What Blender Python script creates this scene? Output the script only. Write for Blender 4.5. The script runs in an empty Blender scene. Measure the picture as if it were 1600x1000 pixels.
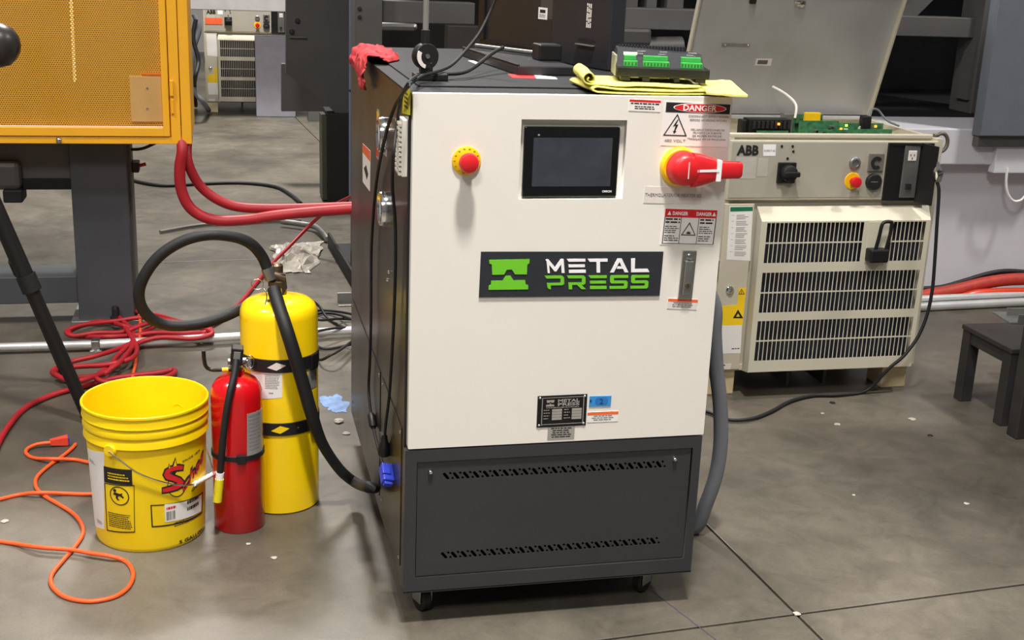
import bpy, bmesh, math, random
from mathutils import Vector, Matrix, Euler
from mathutils.noise import noise as pnoise
random.seed(7)
D = bpy.data
SC = bpy.context.scene
COL = SC.collection
PI = math.pi

# ------------------------------------------------------------------ camera, world, lights, exposure
FPX = 1950.55
CAM = Vector((-0.3799, -2.534, 1.4994))
ROT = Euler((1.28354, -0.03811, -0.22265), 'XYZ')
cd = D.cameras.new('camera')
cam = D.objects.new('camera', cd)
COL.objects.link(cam)
cam.location = CAM
cam.rotation_euler = ROT
cd.sensor_width = 36.0
cd.lens = FPX / 1600 * 36.0
cd.clip_start = 0.05
cd.clip_end = 100
SC.camera = cam

world = D.worlds.new('World')
SC.world = world
world.use_nodes = True
bg = world.node_tree.nodes['Background']
bg.inputs[0].default_value = (1.0, 0.98, 0.96, 1)
bg.inputs[1].default_value = 0.22

def area_light(name, loc, target, size, power, color=(1, .955, .90), size_y=None, spread=180):
    ld = D.lights.new(name, 'AREA')
    ld.energy = power
    ld.color = color
    ld.size = size
    ld.spread = math.radians(spread)
    if size_y:
        ld.shape = 'RECTANGLE'
        ld.size_y = size_y
    o = D.objects.new(name, ld)
    COL.objects.link(o)
    o.location = loc
    o.rotation_euler = (Vector(target) - Vector(loc)).to_track_quat('-Z', 'Y').to_euler()
    return o

area_light('bay_or_fill_lamp', (0.12, -1.45, 6.4), (0.15, -1.1, 0), 0.5, 165, spread=76)
area_light('bay_or_fill_lamp', (-2.0, -5.4, 6.3), (-.2, 0, .5), 1.3, 270)  # fill light added behind the camera to brighten the front faces
area_light('bay_or_fill_lamp', (4.7, 0.4, 6.2), (3.2, 2.5, .4), 0.6, 120, spread=110)
area_light('bay_or_fill_lamp', (-3.6, -0.2, 6.2), (-1.6, 1.9, .4), 0.8, 260)
area_light('bay_or_fill_lamp', (0.0, 6.4, 6.4), (0, 6.6, 0), 1.2, 480)
area_light('bay_or_fill_lamp', (-0.4, 6.9, 6.4), (-0.3, 9.3, .3), 1.0, 640)

SC.view_settings.view_transform = 'Standard'
SC.view_settings.look = 'None'
SC.view_settings.exposure = -0.27
SC.view_settings.gamma = 1.0
SC.view_settings.use_curve_mapping = False

# ------------------------------------------------------------------ measuring helper
RM = ROT.to_matrix()
def at(u, v, axis, val):
    """world point of a known plane (axis = val) along a sight line of the survey photograph"""
    d = RM @ Vector(((u - 800) / FPX, -(v - 500) / FPX, -1.0))
    return CAM + d * ((val - CAM[axis]) / d[axis])
def floor_at(u, v, z=0.0):
    return at(u, v, 2, z)

# ------------------------------------------------------------------ materials
def lin(c):
    return tuple(((x / 255) / 12.92 if x / 255 <= .04045 else ((x / 255 + .055) / 1.055) ** 2.4) for x in c)
MATS = {}
def mat(name, rgb, rough=.5, metal=0.0, var=.08, scale=12.0, bump=0.0, bscale=200.0, coat=0.0, emit=None, rvar=0.0, trans=0.0, spec=.5):
    if name in MATS:
        return MATS[name]
    m = D.materials.new(name)
    m.use_nodes = True
    nt = m.node_tree
    b = nt.nodes['Principled BSDF']
    c = lin(rgb)
    tc = nt.nodes.new('ShaderNodeTexCoord')
    if var > 0:
        n = nt.nodes.new('ShaderNodeTexNoise')
        n.inputs['Scale'].default_value = scale
        n.inputs['Detail'].default_value = 5
        nt.links.new(tc.outputs['Object'], n.inputs['Vector'])
        r = nt.nodes.new('ShaderNodeValToRGB')
        r.color_ramp.elements[0].position = .3
        r.color_ramp.elements[1].position = .7
        r.color_ramp.elements[0].color = tuple(max(0, x * (1 - var)) for x in c) + (1,)
        r.color_ramp.elements[1].color = tuple(min(1, x * (1 + var)) for x in c) + (1,)
        nt.links.new(n.outputs['Fac'], r.inputs['Fac'])
        nt.links.new(r.outputs['Color'], b.inputs['Base Color'])
        if rvar > 0:
            mr = nt.nodes.new('ShaderNodeMapRange')
            mr.inputs['To Min'].default_value = max(0, rough - rvar)
            mr.inputs['To Max'].default_value = min(1, rough + rvar)
            nt.links.new(n.outputs['Fac'], mr.inputs['Value'])
            nt.links.new(mr.outputs['Result'], b.inputs['Roughness'])
    else:
        b.inputs['Base Color'].default_value = c + (1,)
    if rvar <= 0 or var <= 0:
        b.inputs['Roughness'].default_value = rough
    b.inputs['Metallic'].default_value = metal
    b.inputs['Coat Weight'].default_value = coat
    b.inputs['Specular IOR Level'].default_value = spec
    if trans:
        b.inputs['Transmission Weight'].default_value = trans
    if bump > 0:
        n2 = nt.nodes.new('ShaderNodeTexNoise')
        n2.inputs['Scale'].default_value = bscale
        n2.inputs['Detail'].default_value = 3
        nt.links.new(tc.outputs['Object'], n2.inputs['Vector'])
        bp = nt.nodes.new('ShaderNodeBump')
        bp.inputs['Strength'].default_value = bump
        bp.inputs['Distance'].default_value = .002
        nt.links.new(n2.outputs['Fac'], bp.inputs['Height'])
        nt.links.new(bp.outputs['Normal'], b.inputs['Normal'])
    if emit:
        b.inputs['Emission Color'].default_value = lin(emit[0]) + (1,)
        b.inputs['Emission Strength'].default_value = emit[1]
    MATS[name] = m
    return m

def concrete_mat():
    m = D.materials.new('polished_concrete')
    m.use_nodes = True
    nt = m.node_tree
    b = nt.nodes['Principled BSDF']
    g = nt.nodes.new('ShaderNodeNewGeometry')
    def noise(scale, detail, rough=.6, dist=0.0):
        n = nt.nodes.new('ShaderNodeTexNoise')
        n.inputs['Scale'].default_value = scale
        n.inputs['Detail'].default_value = detail
        n.inputs['Roughness'].default_value = rough
        n.inputs['Distortion'].default_value = dist
        nt.links.new(g.outputs['Position'], n.inputs['Vector'])
        return n
    def ramp(src, p0, c0, p1, c1):
        r = nt.nodes.new('ShaderNodeValToRGB')
        r.color_ramp.elements[0].position = p0
        r.color_ramp.elements[1].position = p1
        r.color_ramp.elements[0].color = c0 + (1,)
        r.color_ramp.elements[1].color = c1 + (1,)
        nt.links.new(src, r.inputs['Fac'])
        return r
    def mix(a, bb, mode, fac):
        x = nt.nodes.new('ShaderNodeMix')
        x.data_type = 'RGBA'
        x.blend_type = mode
        x.inputs[0].default_value = fac
        nt.links.new(a, x.inputs[6])
        nt.links.new(bb, x.inputs[7])
        return x.outputs[2]
    big = noise(1.3, 6, .62, .4)
    c1 = ramp(big.outputs['Fac'], .36, lin((80, 76, 68)), .64, lin((114, 108, 97)))
    mid = noise(9, 8, .7, .8)
    c2 = ramp(mid.outputs['Fac'], .32, (.80, .79, .78), .68, (1.12, 1.12, 1.11))
    fine = noise(160, 3)
    c3 = ramp(fine.outputs['Fac'], .3, (.88, .88, .88), .7, (1.06, 1.06, 1.06))
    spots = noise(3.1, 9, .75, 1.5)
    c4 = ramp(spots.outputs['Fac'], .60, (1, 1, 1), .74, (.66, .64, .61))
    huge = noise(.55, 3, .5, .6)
    c5 = ramp(huge.outputs['Fac'], .40, (.80, .79, .78), .58, (1.06, 1.06, 1.06))  # broad random mottling, its contrast also standing in for soft shadow bands
    o = mix(c1.outputs['Color'], c2.outputs['Color'], 'MULTIPLY', 1)
    o = mix(o, c3.outputs['Color'], 'MULTIPLY', 1)
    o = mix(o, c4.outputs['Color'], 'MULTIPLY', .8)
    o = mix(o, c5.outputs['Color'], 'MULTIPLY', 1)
    nt.links.new(o, b.inputs['Base Color'])
    mr = nt.nodes.new('ShaderNodeMapRange')
    mr.inputs['To Min'].default_value = .30
    mr.inputs['To Max'].default_value = .55
    nt.links.new(mid.outputs['Fac'], mr.inputs['Value'])
    nt.links.new(mr.outputs['Result'], b.inputs['Roughness'])
    bp = nt.nodes.new('ShaderNodeBump')
    bp.inputs['Strength'].default_value = .12
    bp.inputs['Distance'].default_value = .002
    nt.links.new(fine.outputs['Fac'], bp.inputs['Height'])
    nt.links.new(bp.outputs['Normal'], b.inputs['Normal'])
    return m

def perforated_mat():
    """sheet metal with a staggered pattern of round holes, too fine to model one by one"""
    m = D.materials.new('perforated_yellow_sheet')
    m.use_nodes = True
    nt = m.node_tree
    b = nt.nodes['Principled BSDF']
    b.inputs['Base Color'].default_value = lin((248, 188, 60)) + (1,)
    b.inputs['Roughness'].default_value = .45
    g = nt.nodes.new('ShaderNodeNewGeometry')
    sep = nt.nodes.new('ShaderNodeSeparateXYZ')
    nt.links.new(g.outputs['Position'], sep.inputs[0])
    def mth(op, a, bv=None):
        n = nt.nodes.new('ShaderNodeMath')
        n.operation = op
        for i, q in enumerate((a, bv)):
            if q is None:
                continue
            if isinstance(q, (int, float)):
                n.inputs[i].default_value = q
            else:
                nt.links.new(q, n.inputs[i])
        return n.outputs[0]
    pitch = .0085
    px, pz = pitch, pitch * .866 * 2
    def lattice(ox, oz):
        fx = mth('SUBTRACT', mth('FRACT', mth('ADD', mth('DIVIDE', sep.outputs[0], px), 100 + ox)), .5)
        fz = mth('SUBTRACT', mth('FRACT', mth('ADD', mth('DIVIDE', sep.outputs[2], pz), 100 + oz)), .5)
        dx = mth('MULTIPLY', fx, px)
        dz = mth('MULTIPLY', fz, pz)
        return mth('SQRT', mth('ADD', mth('MULTIPLY', dx, dx), mth('MULTIPLY', dz, dz)))
    d = mth('MINIMUM', lattice(0, 0), lattice(.5, .5))
    a = mth('GREATER_THAN', d, pitch * .25)
    nt.links.new(a, b.inputs['Alpha'])
    return m

M = dict(
    white=mat('white_powder_coat', (233, 229, 221), .42, var=.012, scale=3, bump=.03, bscale=500),
    dark=mat('dark_grey_powder_coat', (50, 51, 54), .45, var=.06, scale=6, bump=.08, bscale=420, rvar=.05),
    side=mat('dark_grey_gloss_paint', (33, 32, 31), .32, var=.08, spec=.4, scale=5, bump=.02, rvar=.06),
    black=mat('black_plastic', (19, 19, 20), .45, var=.1),
    rubber=mat('black_rubber', (21, 21, 22), .6, var=.1),
    glossblack=mat('black_gloss_bezel', (16, 17, 20), .2, var=.05),
    screen=mat('dark_lcd_glass', (58, 62, 70), .18, var=.18, scale=18, coat=.3),
    red=mat('red_plastic', (212, 30, 38), .4, var=.05),
    redpaint=mat('red_gloss_paint', (205, 14, 24), .22, var=.06, scale=8, coat=.3),
    yellow=mat('yellow_plastic_ring', (243, 192, 16), .45, var=.05),
    bucket=mat('yellow_pail_plastic', (254, 214, 8), .38, var=.05, scale=9),
    yelpaint=mat('yellow_gloss_paint', (255, 212, 14), .25, var=.04, scale=8, coat=.3),
    guard=mat('orange_yellow_paint', (250, 182, 44), .38, var=.05, scale=5),
    orange=mat('orange_cord_jacket', (240, 92, 40), .45, var=.06),
    redhose=mat('red_hose_rubber', (166, 28, 38), .5, var=.14, scale=14),
    brickhose=mat('orange_red_braided_hose', (178, 54, 42), .6, var=.15, scale=40),
    greyhose=mat('grey_flexible_conduit', (104, 107, 112), .5, var=.06),
    steel=mat('bright_steel', (196, 196, 196), .25, 1.0, var=.08),
    chrome=mat('chrome', (225, 225, 225), .12, 1.0, var=.04),
    galv=mat('galvanised_steel', (158, 158, 156), .38, .85, var=.14, scale=9, rvar=.08),
    lid=mat('grey_lid_steel', (186, 186, 187), .42, .35, var=.12, scale=4, rvar=.08),
    brass=mat('dull_brass', (120, 104, 84), .4, .8, var=.15),
    beige=mat('beige_grey_paint', (197, 190, 170), .45, var=.04, scale=6),
    cream=mat('cream_cover_paint', (206, 200, 180), .42, var=.04, scale=6),
    panelgrey=mat('warm_grey_control_plate', (172, 167, 153), .45, var=.03),
    inside=mat('dark_interior', (14, 14, 16), .7, var=.2),
    insideblue=mat('dark_radiator_fins', (30, 33, 44), .5, var=.4, scale=20),
    paper=mat('white_label_paper', (238, 235, 232), .5, var=.02),
    tape=mat('pale_label_tape', (226, 218, 212), .4, var=.02),
    silverlab=mat('silver_foil_label', (178, 176, 172), .35, .4, var=.06),
    ink=mat('black_ink', (30, 29, 30), .55, var=.05),
    greyink=mat('grey_print_ink', (128, 126, 128), .6, var=.05),
    redink=mat('red_ink', (214, 34, 40), .5, var=.04),
    orangeink=mat('orange_ink', (238, 104, 58), .5, var=.04),
    greenink=mat('green_ink', (18, 112, 74), .5, var=.04),
    lime=mat('lime_green_vinyl', (112, 200, 44), .4, var=.02),
    plate=mat('charcoal_sign_plate', (43, 46, 52), .4, var=.04),
    whiteink=mat('white_vinyl', (246, 246, 246), .4, var=.01),
    blue=mat('blue_plastic_tag', (52, 146, 214), .4, var=.06),
    deepblue=mat('deep_blue_plastic', (44, 62, 178), .4, var=.08),
    ragred=mat('red_cotton_rag', (204, 66, 72), .9, var=.14, scale=30, bump=.5, bscale=600),
    cloth=mat('yellow_microfibre', (240, 232, 122), .95, var=.06, scale=40, bump=.4, bscale=900),
    green=mat('green_terminal_plastic', (58, 160, 74), .45, var=.08),
    pcb=mat('green_circuit_board', (56, 112, 74), .45, var=.45, scale=60),
    module=mat('charcoal_module_plastic', (40, 42, 45), .62, var=.08, spec=.2),
    pc=mat('black_painted_case', (34, 34, 37), .4, var=.12, scale=5),
    topgrey=mat('top_cover_grey', (42, 43, 46), .62, var=.06, scale=6, bump=.08, bscale=420, spec=.22),
    press=mat('dark_grey_press_steel', (88, 87, 86), .5, var=.12, scale=3, rvar=.06),
    pressblue=mat('blue_grey_press_paint', (72, 75, 80), .48, var=.08, scale=3, bump=.15, bscale=60),
    lav=mat('pale_grey_press_paint', (216, 215, 222), .5, var=.06, scale=4),
    cabgrey=mat('slate_grey_cabinet_paint', (104, 109, 118), .5, var=.05, bump=.2, bscale=90),
    conduit=mat('bright_conduit', (214, 214, 214), .32, .45, var=.06, scale=9, rvar=.06),
    wood=mat('pale_wood_block', (208, 190, 152), .7, var=.14, scale=20),
    darkwood=mat('black_stained_bench', (48, 46, 45), .5, var=.2, scale=8),
    plasticfilm=mat('cloudy_plastic_film', (176, 170, 160), .35, var=.25, scale=16),
    greycable=mat('grey_cable_jacket', (120, 118, 114), .4, var=.06),
    whitebit=mat('white_scrap', (176, 170, 158), .6, var=.1),
    bluetape=mat('blue_paint_smear', (112, 142, 190), .6, var=.3, scale=30),
    wall=mat('wall_paint', (150, 148, 144), .7, var=.05),
    ledgreen=mat('green_led', (120, 255, 60), .4, var=0, emit=((150, 255, 60), 4)),
    ledorange=mat('orange_led', (255, 120, 30), .4, var=0, emit=((255, 130, 40), 4)),
    tube=mat('glowing_rod_surface', (255, 236, 190), .4, var=0, emit=((255, 232, 180), 2.2)),
    tanplate=mat('tan_backing_plate', (236, 192, 124), .45, var=.05),
    amber=mat('amber_marker', (250, 130, 30), .4, var=.05),
    white2=mat('ivory_louvre_plastic', (228, 224, 214), .45, var=.03),
)
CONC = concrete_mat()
PERF = perforated_mat()

# ------------------------------------------------------------------ mesh helpers
class MB:
    def __init__(self):
        self.bm = bmesh.new()
    def face(self, pts):
        vs = [self.bm.verts.new(p) for p in pts]
        self.bm.faces.new(vs)
        return self
    def hexa(self, p):
        """p: 8 points, bottom loop 0-3 and top loop 4-7"""
        v = [self.bm.verts.new(q) for q in p]
        for f in ((3, 2, 1, 0), (4, 5, 6, 7), (0, 1, 5, 4), (1, 2, 6, 5), (2, 3, 7, 6), (3, 0, 4, 7)):
            self.bm.faces.new([v[i] for i in f])
        return self
    def box(self, x0, x1, y0, y1, z0, z1, bev=0.0, M4=None):
        t = bmesh.new()
        p = [(x0, y0, z0), (x1, y0, z0), (x1, y1, z0), (x0, y1, z0), (x0, y0, z1), (x1, y0, z1), (x1, y1, z1), (x0, y1, z1)]
        v = [t.verts.new(q) for q in p]
        for f in ((3, 2, 1, 0), (4, 5, 6, 7), (0, 1, 5, 4), (1, 2, 6, 5), (2, 3, 7, 6), (3, 0, 4, 7)):
            t.faces.new([v[i] for i in f])
        if bev > 0:
            bmesh.ops.bevel(t, geom=t.edges[:], offset=bev, segments=2, affect='EDGES', profile=.5)
        self.add(t, M4)
        return self
    def add(self, t, M4=None):
        if M4 is not None:
            bmesh.ops.transform(t, matrix=M4, verts=t.verts[:])
        me = D.meshes.new('tmp')
        t.to_mesh(me)
        t.free()
        self.bm.from_mesh(me)
        D.meshes.remove(me)
        return self
    def addmesh(self, me, M4=None):
        t = bmesh.new()
        t.from_mesh(me)
        D.meshes.remove(me)
        return self.add(t, M4)
    def prism(self, pts, off):
        """polygon in space, extruded by vector off"""
        off = Vector(off)
        a = [self.bm.verts.new(p) for p in pts]
        b = [self.bm.verts.new(Vector(p) + off) for p in pts]
        n = len(a)
        try:
            self.bm.faces.new(a)
            self.bm.faces.new(b[::-1])
            for i in range(n):
                self.bm.faces.new([a[i], b[i], b[(i + 1) % n], a[(i + 1) % n]])
        except ValueError:
            pass
        return self
    def tube(self, pts, r, seg=10, cap=True):
        pts = [Vector(p) for p in pts]
        rr = r if isinstance(r, (list, tuple)) else [r] * len(pts)
        n = len(pts)
        tang = []
        for i in range(n):
            t = pts[min(i + 1, n - 1)] - pts[max(i - 1, 0)]
            tang.append(t.normalized() if t.length > 1e-9 else Vector((0, 0, 1)))
        up = Vector((0, 0, 1)) if abs(tang[0].z) < .9 else Vector((1, 0, 0))
        nrm = tang[0].cross(up).normalized()
        rings = []
        for i in range(n):
            nrm = (nrm - tang[i] * nrm.dot(tang[i]))
            nrm = nrm.normalized() if nrm.length > 1e-6 else tang[i].orthogonal().normalized()
            bi = tang[i].cross(nrm)
            rings.append([self.bm.verts.new(pts[i] + (nrm * math.cos(a) + bi * math.sin(a)) * rr[i])
                          for a in (2 * PI * k / seg for k in range(seg))])
        for i in range(n - 1):
            for k in range(seg):
                self.bm.faces.new([rings[i][k], rings[i][(k + 1) % seg], rings[i + 1][(k + 1) % seg], rings[i + 1][k]])
        if cap:
            self.bm.faces.new(rings[0][::-1])
            self.bm.faces.new(rings[-1])
        return self
    def lathe(self, prof, c, axis=(0, 0, 1), seg=40):
        """prof: list of (radius, height along axis)"""
        q = Vector((0, 0, 1)).rotation_difference(Vector(axis).normalized())
        c = Vector(c)
        rings = []
        for r, h in prof:
            if r < 1e-6:
                rings.append([self.bm.verts.new(c + q @ Vector((0, 0, h)))])
            else:
                rings.append([self.bm.verts.new(c + q @ Vector((r * math.cos(2 * PI * k / seg), r * math.sin(2 * PI * k / seg), h))) for k in range(seg)])
        for a, b in zip(rings, rings[1:]):
            for k in range(seg):
                l = (k + 1) % seg
                if len(a) == 1 and len(b) > 1:
                    self.bm.faces.new([a[0], b[l], b[k]])
                elif len(b) == 1 and len(a) > 1:
                    self.bm.faces.new([a[k], a[l], b[0]])
                elif len(a) > 1:
                    self.bm.faces.new([a[k], a[l], b[l], b[k]])
        return self
    def cyl(self, p0, p1, r, seg=16, r1=None):
        return self.tube([p0, p1], [r, r if r1 is None else r1], seg)

def obj(name, mb, m, parent=None, smooth=None, **props):
    me = D.meshes.new(name)
    bm = mb.bm
    bmesh.ops.recalc_face_normals(bm, faces=bm.faces[:])
    bm.to_mesh(me)
    bm.free()
    me.materials.append(m if not isinstance(m, str) else M[m])
    if smooth is not None:
        for p in me.polygons:
            p.use_smooth = True
        try:
            me.set_sharp_from_angle(angle=math.radians(smooth))
        except Exception:
            pass
    o = D.objects.new(name, me)
    COL.objects.link(o)
    if parent is not None:
        o.parent = parent
        if parent.type == 'EMPTY':
            o.location = -Vector(parent.location)
    for k, v in props.items():
        o[k] = v
    return o

def thing(name, loc, label, cat, group=None):
    o = D.objects.new(name, None)
    COL.objects.link(o)
    o.location = loc
    o.empty_display_size = .1
    o['label'] = label
    o['category'] = cat
    if group:
        o['group'] = group
    return o
def tag(o, label, cat, group=None):
    o['label'] = label
    o['category'] = cat
    if group:
        o['group'] = group
    return o

def smoothpath(pts, k=8):
    pts = [Vector(p) for p in pts]
    out = []
    n = len(pts)
    for i in range(n - 1):
        p0, p1, p2, p3 = pts[max(i - 1, 0)], pts[i], pts[i + 1], pts[min(i + 2, n - 1)]
        for j in range(k):
            t = j / k
            out.append(.5 * ((2 * p1) + (p2 - p0) * t + (2 * p0 - 5 * p1 + 4 * p2 - p3) * t * t + (3 * p1 - p0 - 3 * p2 + p3) * t ** 3))
    out.append(pts[-1])
    return out

class Frame:
    """a flat face of a thing: origin, two directions in it and its outward normal"""
    def __init__(s, o, u, v, n):
        s.o, s.u, s.v, s.n = Vector(o), Vector(u), Vector(v), Vector(n)
    def p(s, a, b, w=0.0):
        return s.o + s.u * a + s.v * b + s.n * w
    def mat(s, a=0, b=0, w=0.0):
        m = Matrix((s.u, s.v, s.n)).transposed().to_4x4()
        m.translation = s.p(a, b, w)
        return m
def rect(fr, a0, a1, b0, b1, w0, w1, mb=None, bev=0.0):
    mb = mb or MB()
    mb.box(a0, a1, b0, b1, w0, w1, bev, fr.mat())
    return mb
def fpoly(fr, pts, w0, w1, mb=None):
    mb = mb or MB()
    return mb.prism([fr.p(a, b, w0) for a, b in pts], fr.n * (w1 - w0))

def curve_plate(outer, holes, t):
    """flat plate with holes, in local xy, thickness t along z from 0"""
    cu = D.curves.new('tmp', 'CURVE')
    cu.dimensions = '2D'
    cu.fill_mode = 'BOTH'
    cu.extrude = t / 2
    for loop in [outer] + holes:
        s = cu.splines.new('POLY')
        s.points.add(len(loop) - 1)
        for p, q in zip(s.points, loop):
            p.co = (q[0], q[1], 0, 1)
        s.use_cyclic_u = True
    o = D.objects.new('tmp', cu)
    me = D.meshes.new_from_object(o)
    D.objects.remove(o)
    D.curves.remove(cu)
    me.transform(Matrix.Translation((0, 0, t / 2)))
    return me

def text_mesh(body, w, h, t=.0004, bold=0.0, shear=0.0, align='CENTER', spacing=1.0):
    cu = D.curves.new('tmp', 'FONT')
    cu.body = body
    cu.size = 1
    cu.align_x = align
    cu.extrude = .01
    cu.offset = bold
    cu.shear = shear
    cu.resolution_u = 2
    cu.space_line = spacing
    o = D.objects.new('tmp', cu)
    me = D.meshes.new_from_object(o)
    D.objects.remove(o)
    D.curves.remove(cu)
    xs = [v.co.x for v in me.vertices]
    ys = [v.co.y for v in me.vertices]
    x0, x1, y0, y1 = min(xs), max(xs), min(ys), max(ys)
    sx = w / (x1 - x0)
    sy = h / (y1 - y0)
    for v in me.vertices:
        v.co = ((v.co.x - (x0 + x1) / 2) * sx, (v.co.y - (y0 + y1) / 2) * sy, (v.co.z + .01) / .02 * t)
    return me
def text(fr, body, a, b, w, h, z0, mb=None, **kw):
    mb = mb or MB()
    return mb.addmesh(text_mesh(body, w, h, **kw), fr.mat(a, b, z0))

def fineprint(fr, a0, a1, b0, b1, lines, w0, mb=None, ragged=.3, align='L', fill=.5):
    """print too small to read: rows of short word-long strokes"""
    mb = mb or MB()
    pitch = (b1 - b0) / lines
    for i in range(lines):
        top = b1 - i * pitch
        ln = (a1 - a0) * (1 - random.random() * ragged)
        x = a0 if align == 'L' else (a0 + a1 - ln) / 2
        end = x + ln
        while x < end - pitch * .3:
            wl = min(end - x, pitch * random.uniform(.8, 2.6))
            p = [(x, top - pitch * fill), (x + wl, top - pitch * fill), (x + wl, top), (x, top)]
            mb.face([fr.p(q[0], q[1], w0) for q in p])
            x += wl + pitch * .35
    return mb

def ell(cx, cy, rx, ry, n=36, a0=0, a1=2 * PI):
    return [(cx + rx * math.cos(a0 + (a1 - a0) * k / n), cy + ry * math.sin(a0 + (a1 - a0) * k / n)) for k in range(n)]
def rrect(x0, x1, y0, y1, r, n=4):
    out = []
    for cx, cy, s in ((x1 - r, y1 - r, 0), (x0 + r, y1 - r, 1), (x0 + r, y0 + r, 2), (x1 - r, y0 + r, 3)):
        for k in range(n + 1):
            a = PI / 2 * (s + k / n)
            out.append((cx + r * math.cos(a), cy + r * math.sin(a)))
    return out
def ring_plate(fr, a, b, r0, r1, w0, w1, seg=36, mb=None, sy=1.0):
    mb = mb or MB()
    me = curve_plate(ell(0, 0, r1, r1 * sy, seg), [ell(0, 0, r0, r0 * sy, seg)], w1 - w0)
    return mb.addmesh(me, fr.mat(a, b, w0))

#@@SETTING
# ================================================================== SETTING
floor_mb = MB().box(-9, 9, -5, 16, -.12, -.012)
floor = obj('floor', floor_mb, mat('joint_dirt', (58, 52, 47), .8, var=.2), kind='structure')
ang = math.radians(4.3)
JX, JY = .933, -.090
S = 3.72
gap = .0036
for ix in range(-3, 3):
    for iy in range(-2, 5):
        x0, x1 = ix * S + gap, (ix + 1) * S - gap
        y0, y1 = iy * S + gap, (iy + 1) * S - gap
        R = Matrix.Translation((JX, JY, 0)) @ Matrix.Rotation(ang, 4, 'Z')
        mb = MB()
        mb.box(x0, x1, y0, y1, -.012, 0.0, .0015, R)
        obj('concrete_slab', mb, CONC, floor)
# hairline crack / old chalk line in front of the cabinet
c0, c1 = floor_at(1018, 923), floor_at(1124, 1004)
nn = (c1 - c0).cross(Vector((0, 0, 1))).normalized() * .0016
crack = MB()
prev = None
for k in range(15):
    q = c0.lerp(c1, k / 14) + nn * (pnoise(Vector((k * .7, 1, 2))) * 1.2)
    if prev is not None:
        crack.prism([prev - nn, prev + nn, q + nn, q - nn], (0, 0, .0006))
    prev = q
obj('chalk_line', crack, mat('purple_chalk', (62, 54, 72), .8), floor)
wall = obj('wall_back', MB().box(-9, 9, 15.6, 15.8, 0, 5), 'wall', kind='structure')

#@@CABINET
# ================================================================== OIL HEATER CABINET
W, DEP, ZB, ZD, H = .69, 1.175, .0866, .4396, 1.216
cab = thing('oil_heater_cabinet', (W / 2, DEP / 2, 0), 'tall wheeled machine cabinet with white front door, charcoal body and green and white logo plate', 'cabinet')
FR = Frame((0, 0, 0), (1, 0, 0), (0, 0, 1), (0, -1, 0))      # front door plane
def fp(u, v, y=0.0):
    q = at(u, v, 1, y)
    return q.x, q.z
def fbox(u0, v0, u1, v1):
    a = fp(u0, v0)
    b = fp(u1, v1)
    return min(a[0], b[0]), max(a[0], b[0]), min(a[1], b[1]), max(a[1], b[1])
def fquad(*uv):
    return [fp(*q) for q in uv]

# body shell: two side walls, back, floor and the front of the base
mb = MB()
mb.box(-.006, .012, .022, DEP, ZB, H - .005)
mb.box(W - .018, W, .022, DEP, ZB, H - .005)
mb.box(.012, W - .018, DEP - .015, DEP, ZB, H - .005)
mb.box(.012, W - .018, .03, DEP - .015, ZB, ZB + .015)
mb.box(.012, W - .018, .10, .11, ZB + .015, ZD + .3)
body = obj('body', mb, 'side', cab)
# front face of the base: a frame with a panel opening
a0, a1, b0, b1 = .021, .669, .1225, .4075
me = curve_plate([(-.006, ZB), (W, ZB), (W, ZD - .004), (-.006, ZD - .004)],
                 [[(a0, b0), (a1, b0), (a1, b1), (a0, b1)]], .022)
mb = MB()
mb.addmesh(me, FR.mat(0, 0, -.022))
mb.box(-.006, W, .0, .022, ZB - .002, ZB + .002)
obj('base_frame', mb, 'dark', cab)
# louvred lower panel
def slot(cx, cz, L, wd, tilt):
    ca, sa = math.cos(tilt), math.sin(tilt)
    h = L / 2
    pts = []
    for k in range(5):
        a = -PI / 2 + PI * k / 4
        pts.append((h - wd / 2 + wd / 2 * math.cos(a), wd / 2 * math.sin(a)))
    for k in range(5):
        a = PI / 2 + PI * k / 4
        pts.append((-h + wd / 2 + wd / 2 * math.cos(a), wd / 2 * math.sin(a)))
    return [(cx + x * ca - y * sa, cz + x * sa + y * ca) for x, y in pts]
holes = []
for rowz in (.368, .172):
    x = .088
    k = 0
    while x < .605:
        big = True
        holes.append(slot(x, rowz, .021, .0068, math.radians(-52)))
        holes.append(slot(x + .0093, rowz + .0066, .0072, .0050, math.radians(-52)))
        holes.append(slot(x + .0148, rowz - .0052, .0066, .0050, math.radians(-52)))
        x += .0228
        k += 1
me = curve_plate([(a0 + .002, b0 + .002), (a1 - .002, b0 + .002), (a1 - .002, b1 - .002), (a0 + .002, b1 - .002)], holes, .003)
mb = MB()
mb.addmesh(me, FR.mat(0, 0, -.0075))
lp = obj('lower_panel', mb, 'dark', cab)
obj('panel_backing', rect(FR, a0 - .01, a1 + .01, b0 - .01, b1 + .01, -.05, -.04), 'inside', lp)
for u, v in ((673, 738), (1055, 718)):
    x, z = fp(u, v)
    q = MB().lathe([(0, .006), (.0035, .0055), (.0055, .003), (.0062, -.003)], FR.p(x, z, -.003), FR.n, 14)
    obj('panel_screw', q, 'chrome', lp, 40)
# dust and a dried run on the panel's plates is left to the material; door follows
DT = .022
DX0, DX1, DZ0, DZ1 = .0, W + .002, ZD, H
ra0, ra1, rb0, rb1 = .2275, .4575, .9965, 1.1655
mb = MB()
me = curve_plate(rrect(DX0, DX1, DZ0, DZ1, .003), [[(ra0, rb0), (ra1, rb0), (ra1, rb1), (ra0, rb1)]], DT)
mb.addmesh(me, FR.mat(0, 0, -DT))
rd = .016
mb.box(ra0 - .004, ra1 + .004, rd, rd + .003, rb0 - .004, rb1 + .004)
door = obj('door', mb, 'white', cab)
obj('door_gasket', MB().box(.004, W - .004, DT, DT + .004, ZD + .004, rb0 - .01), 'rubber', door)
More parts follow.
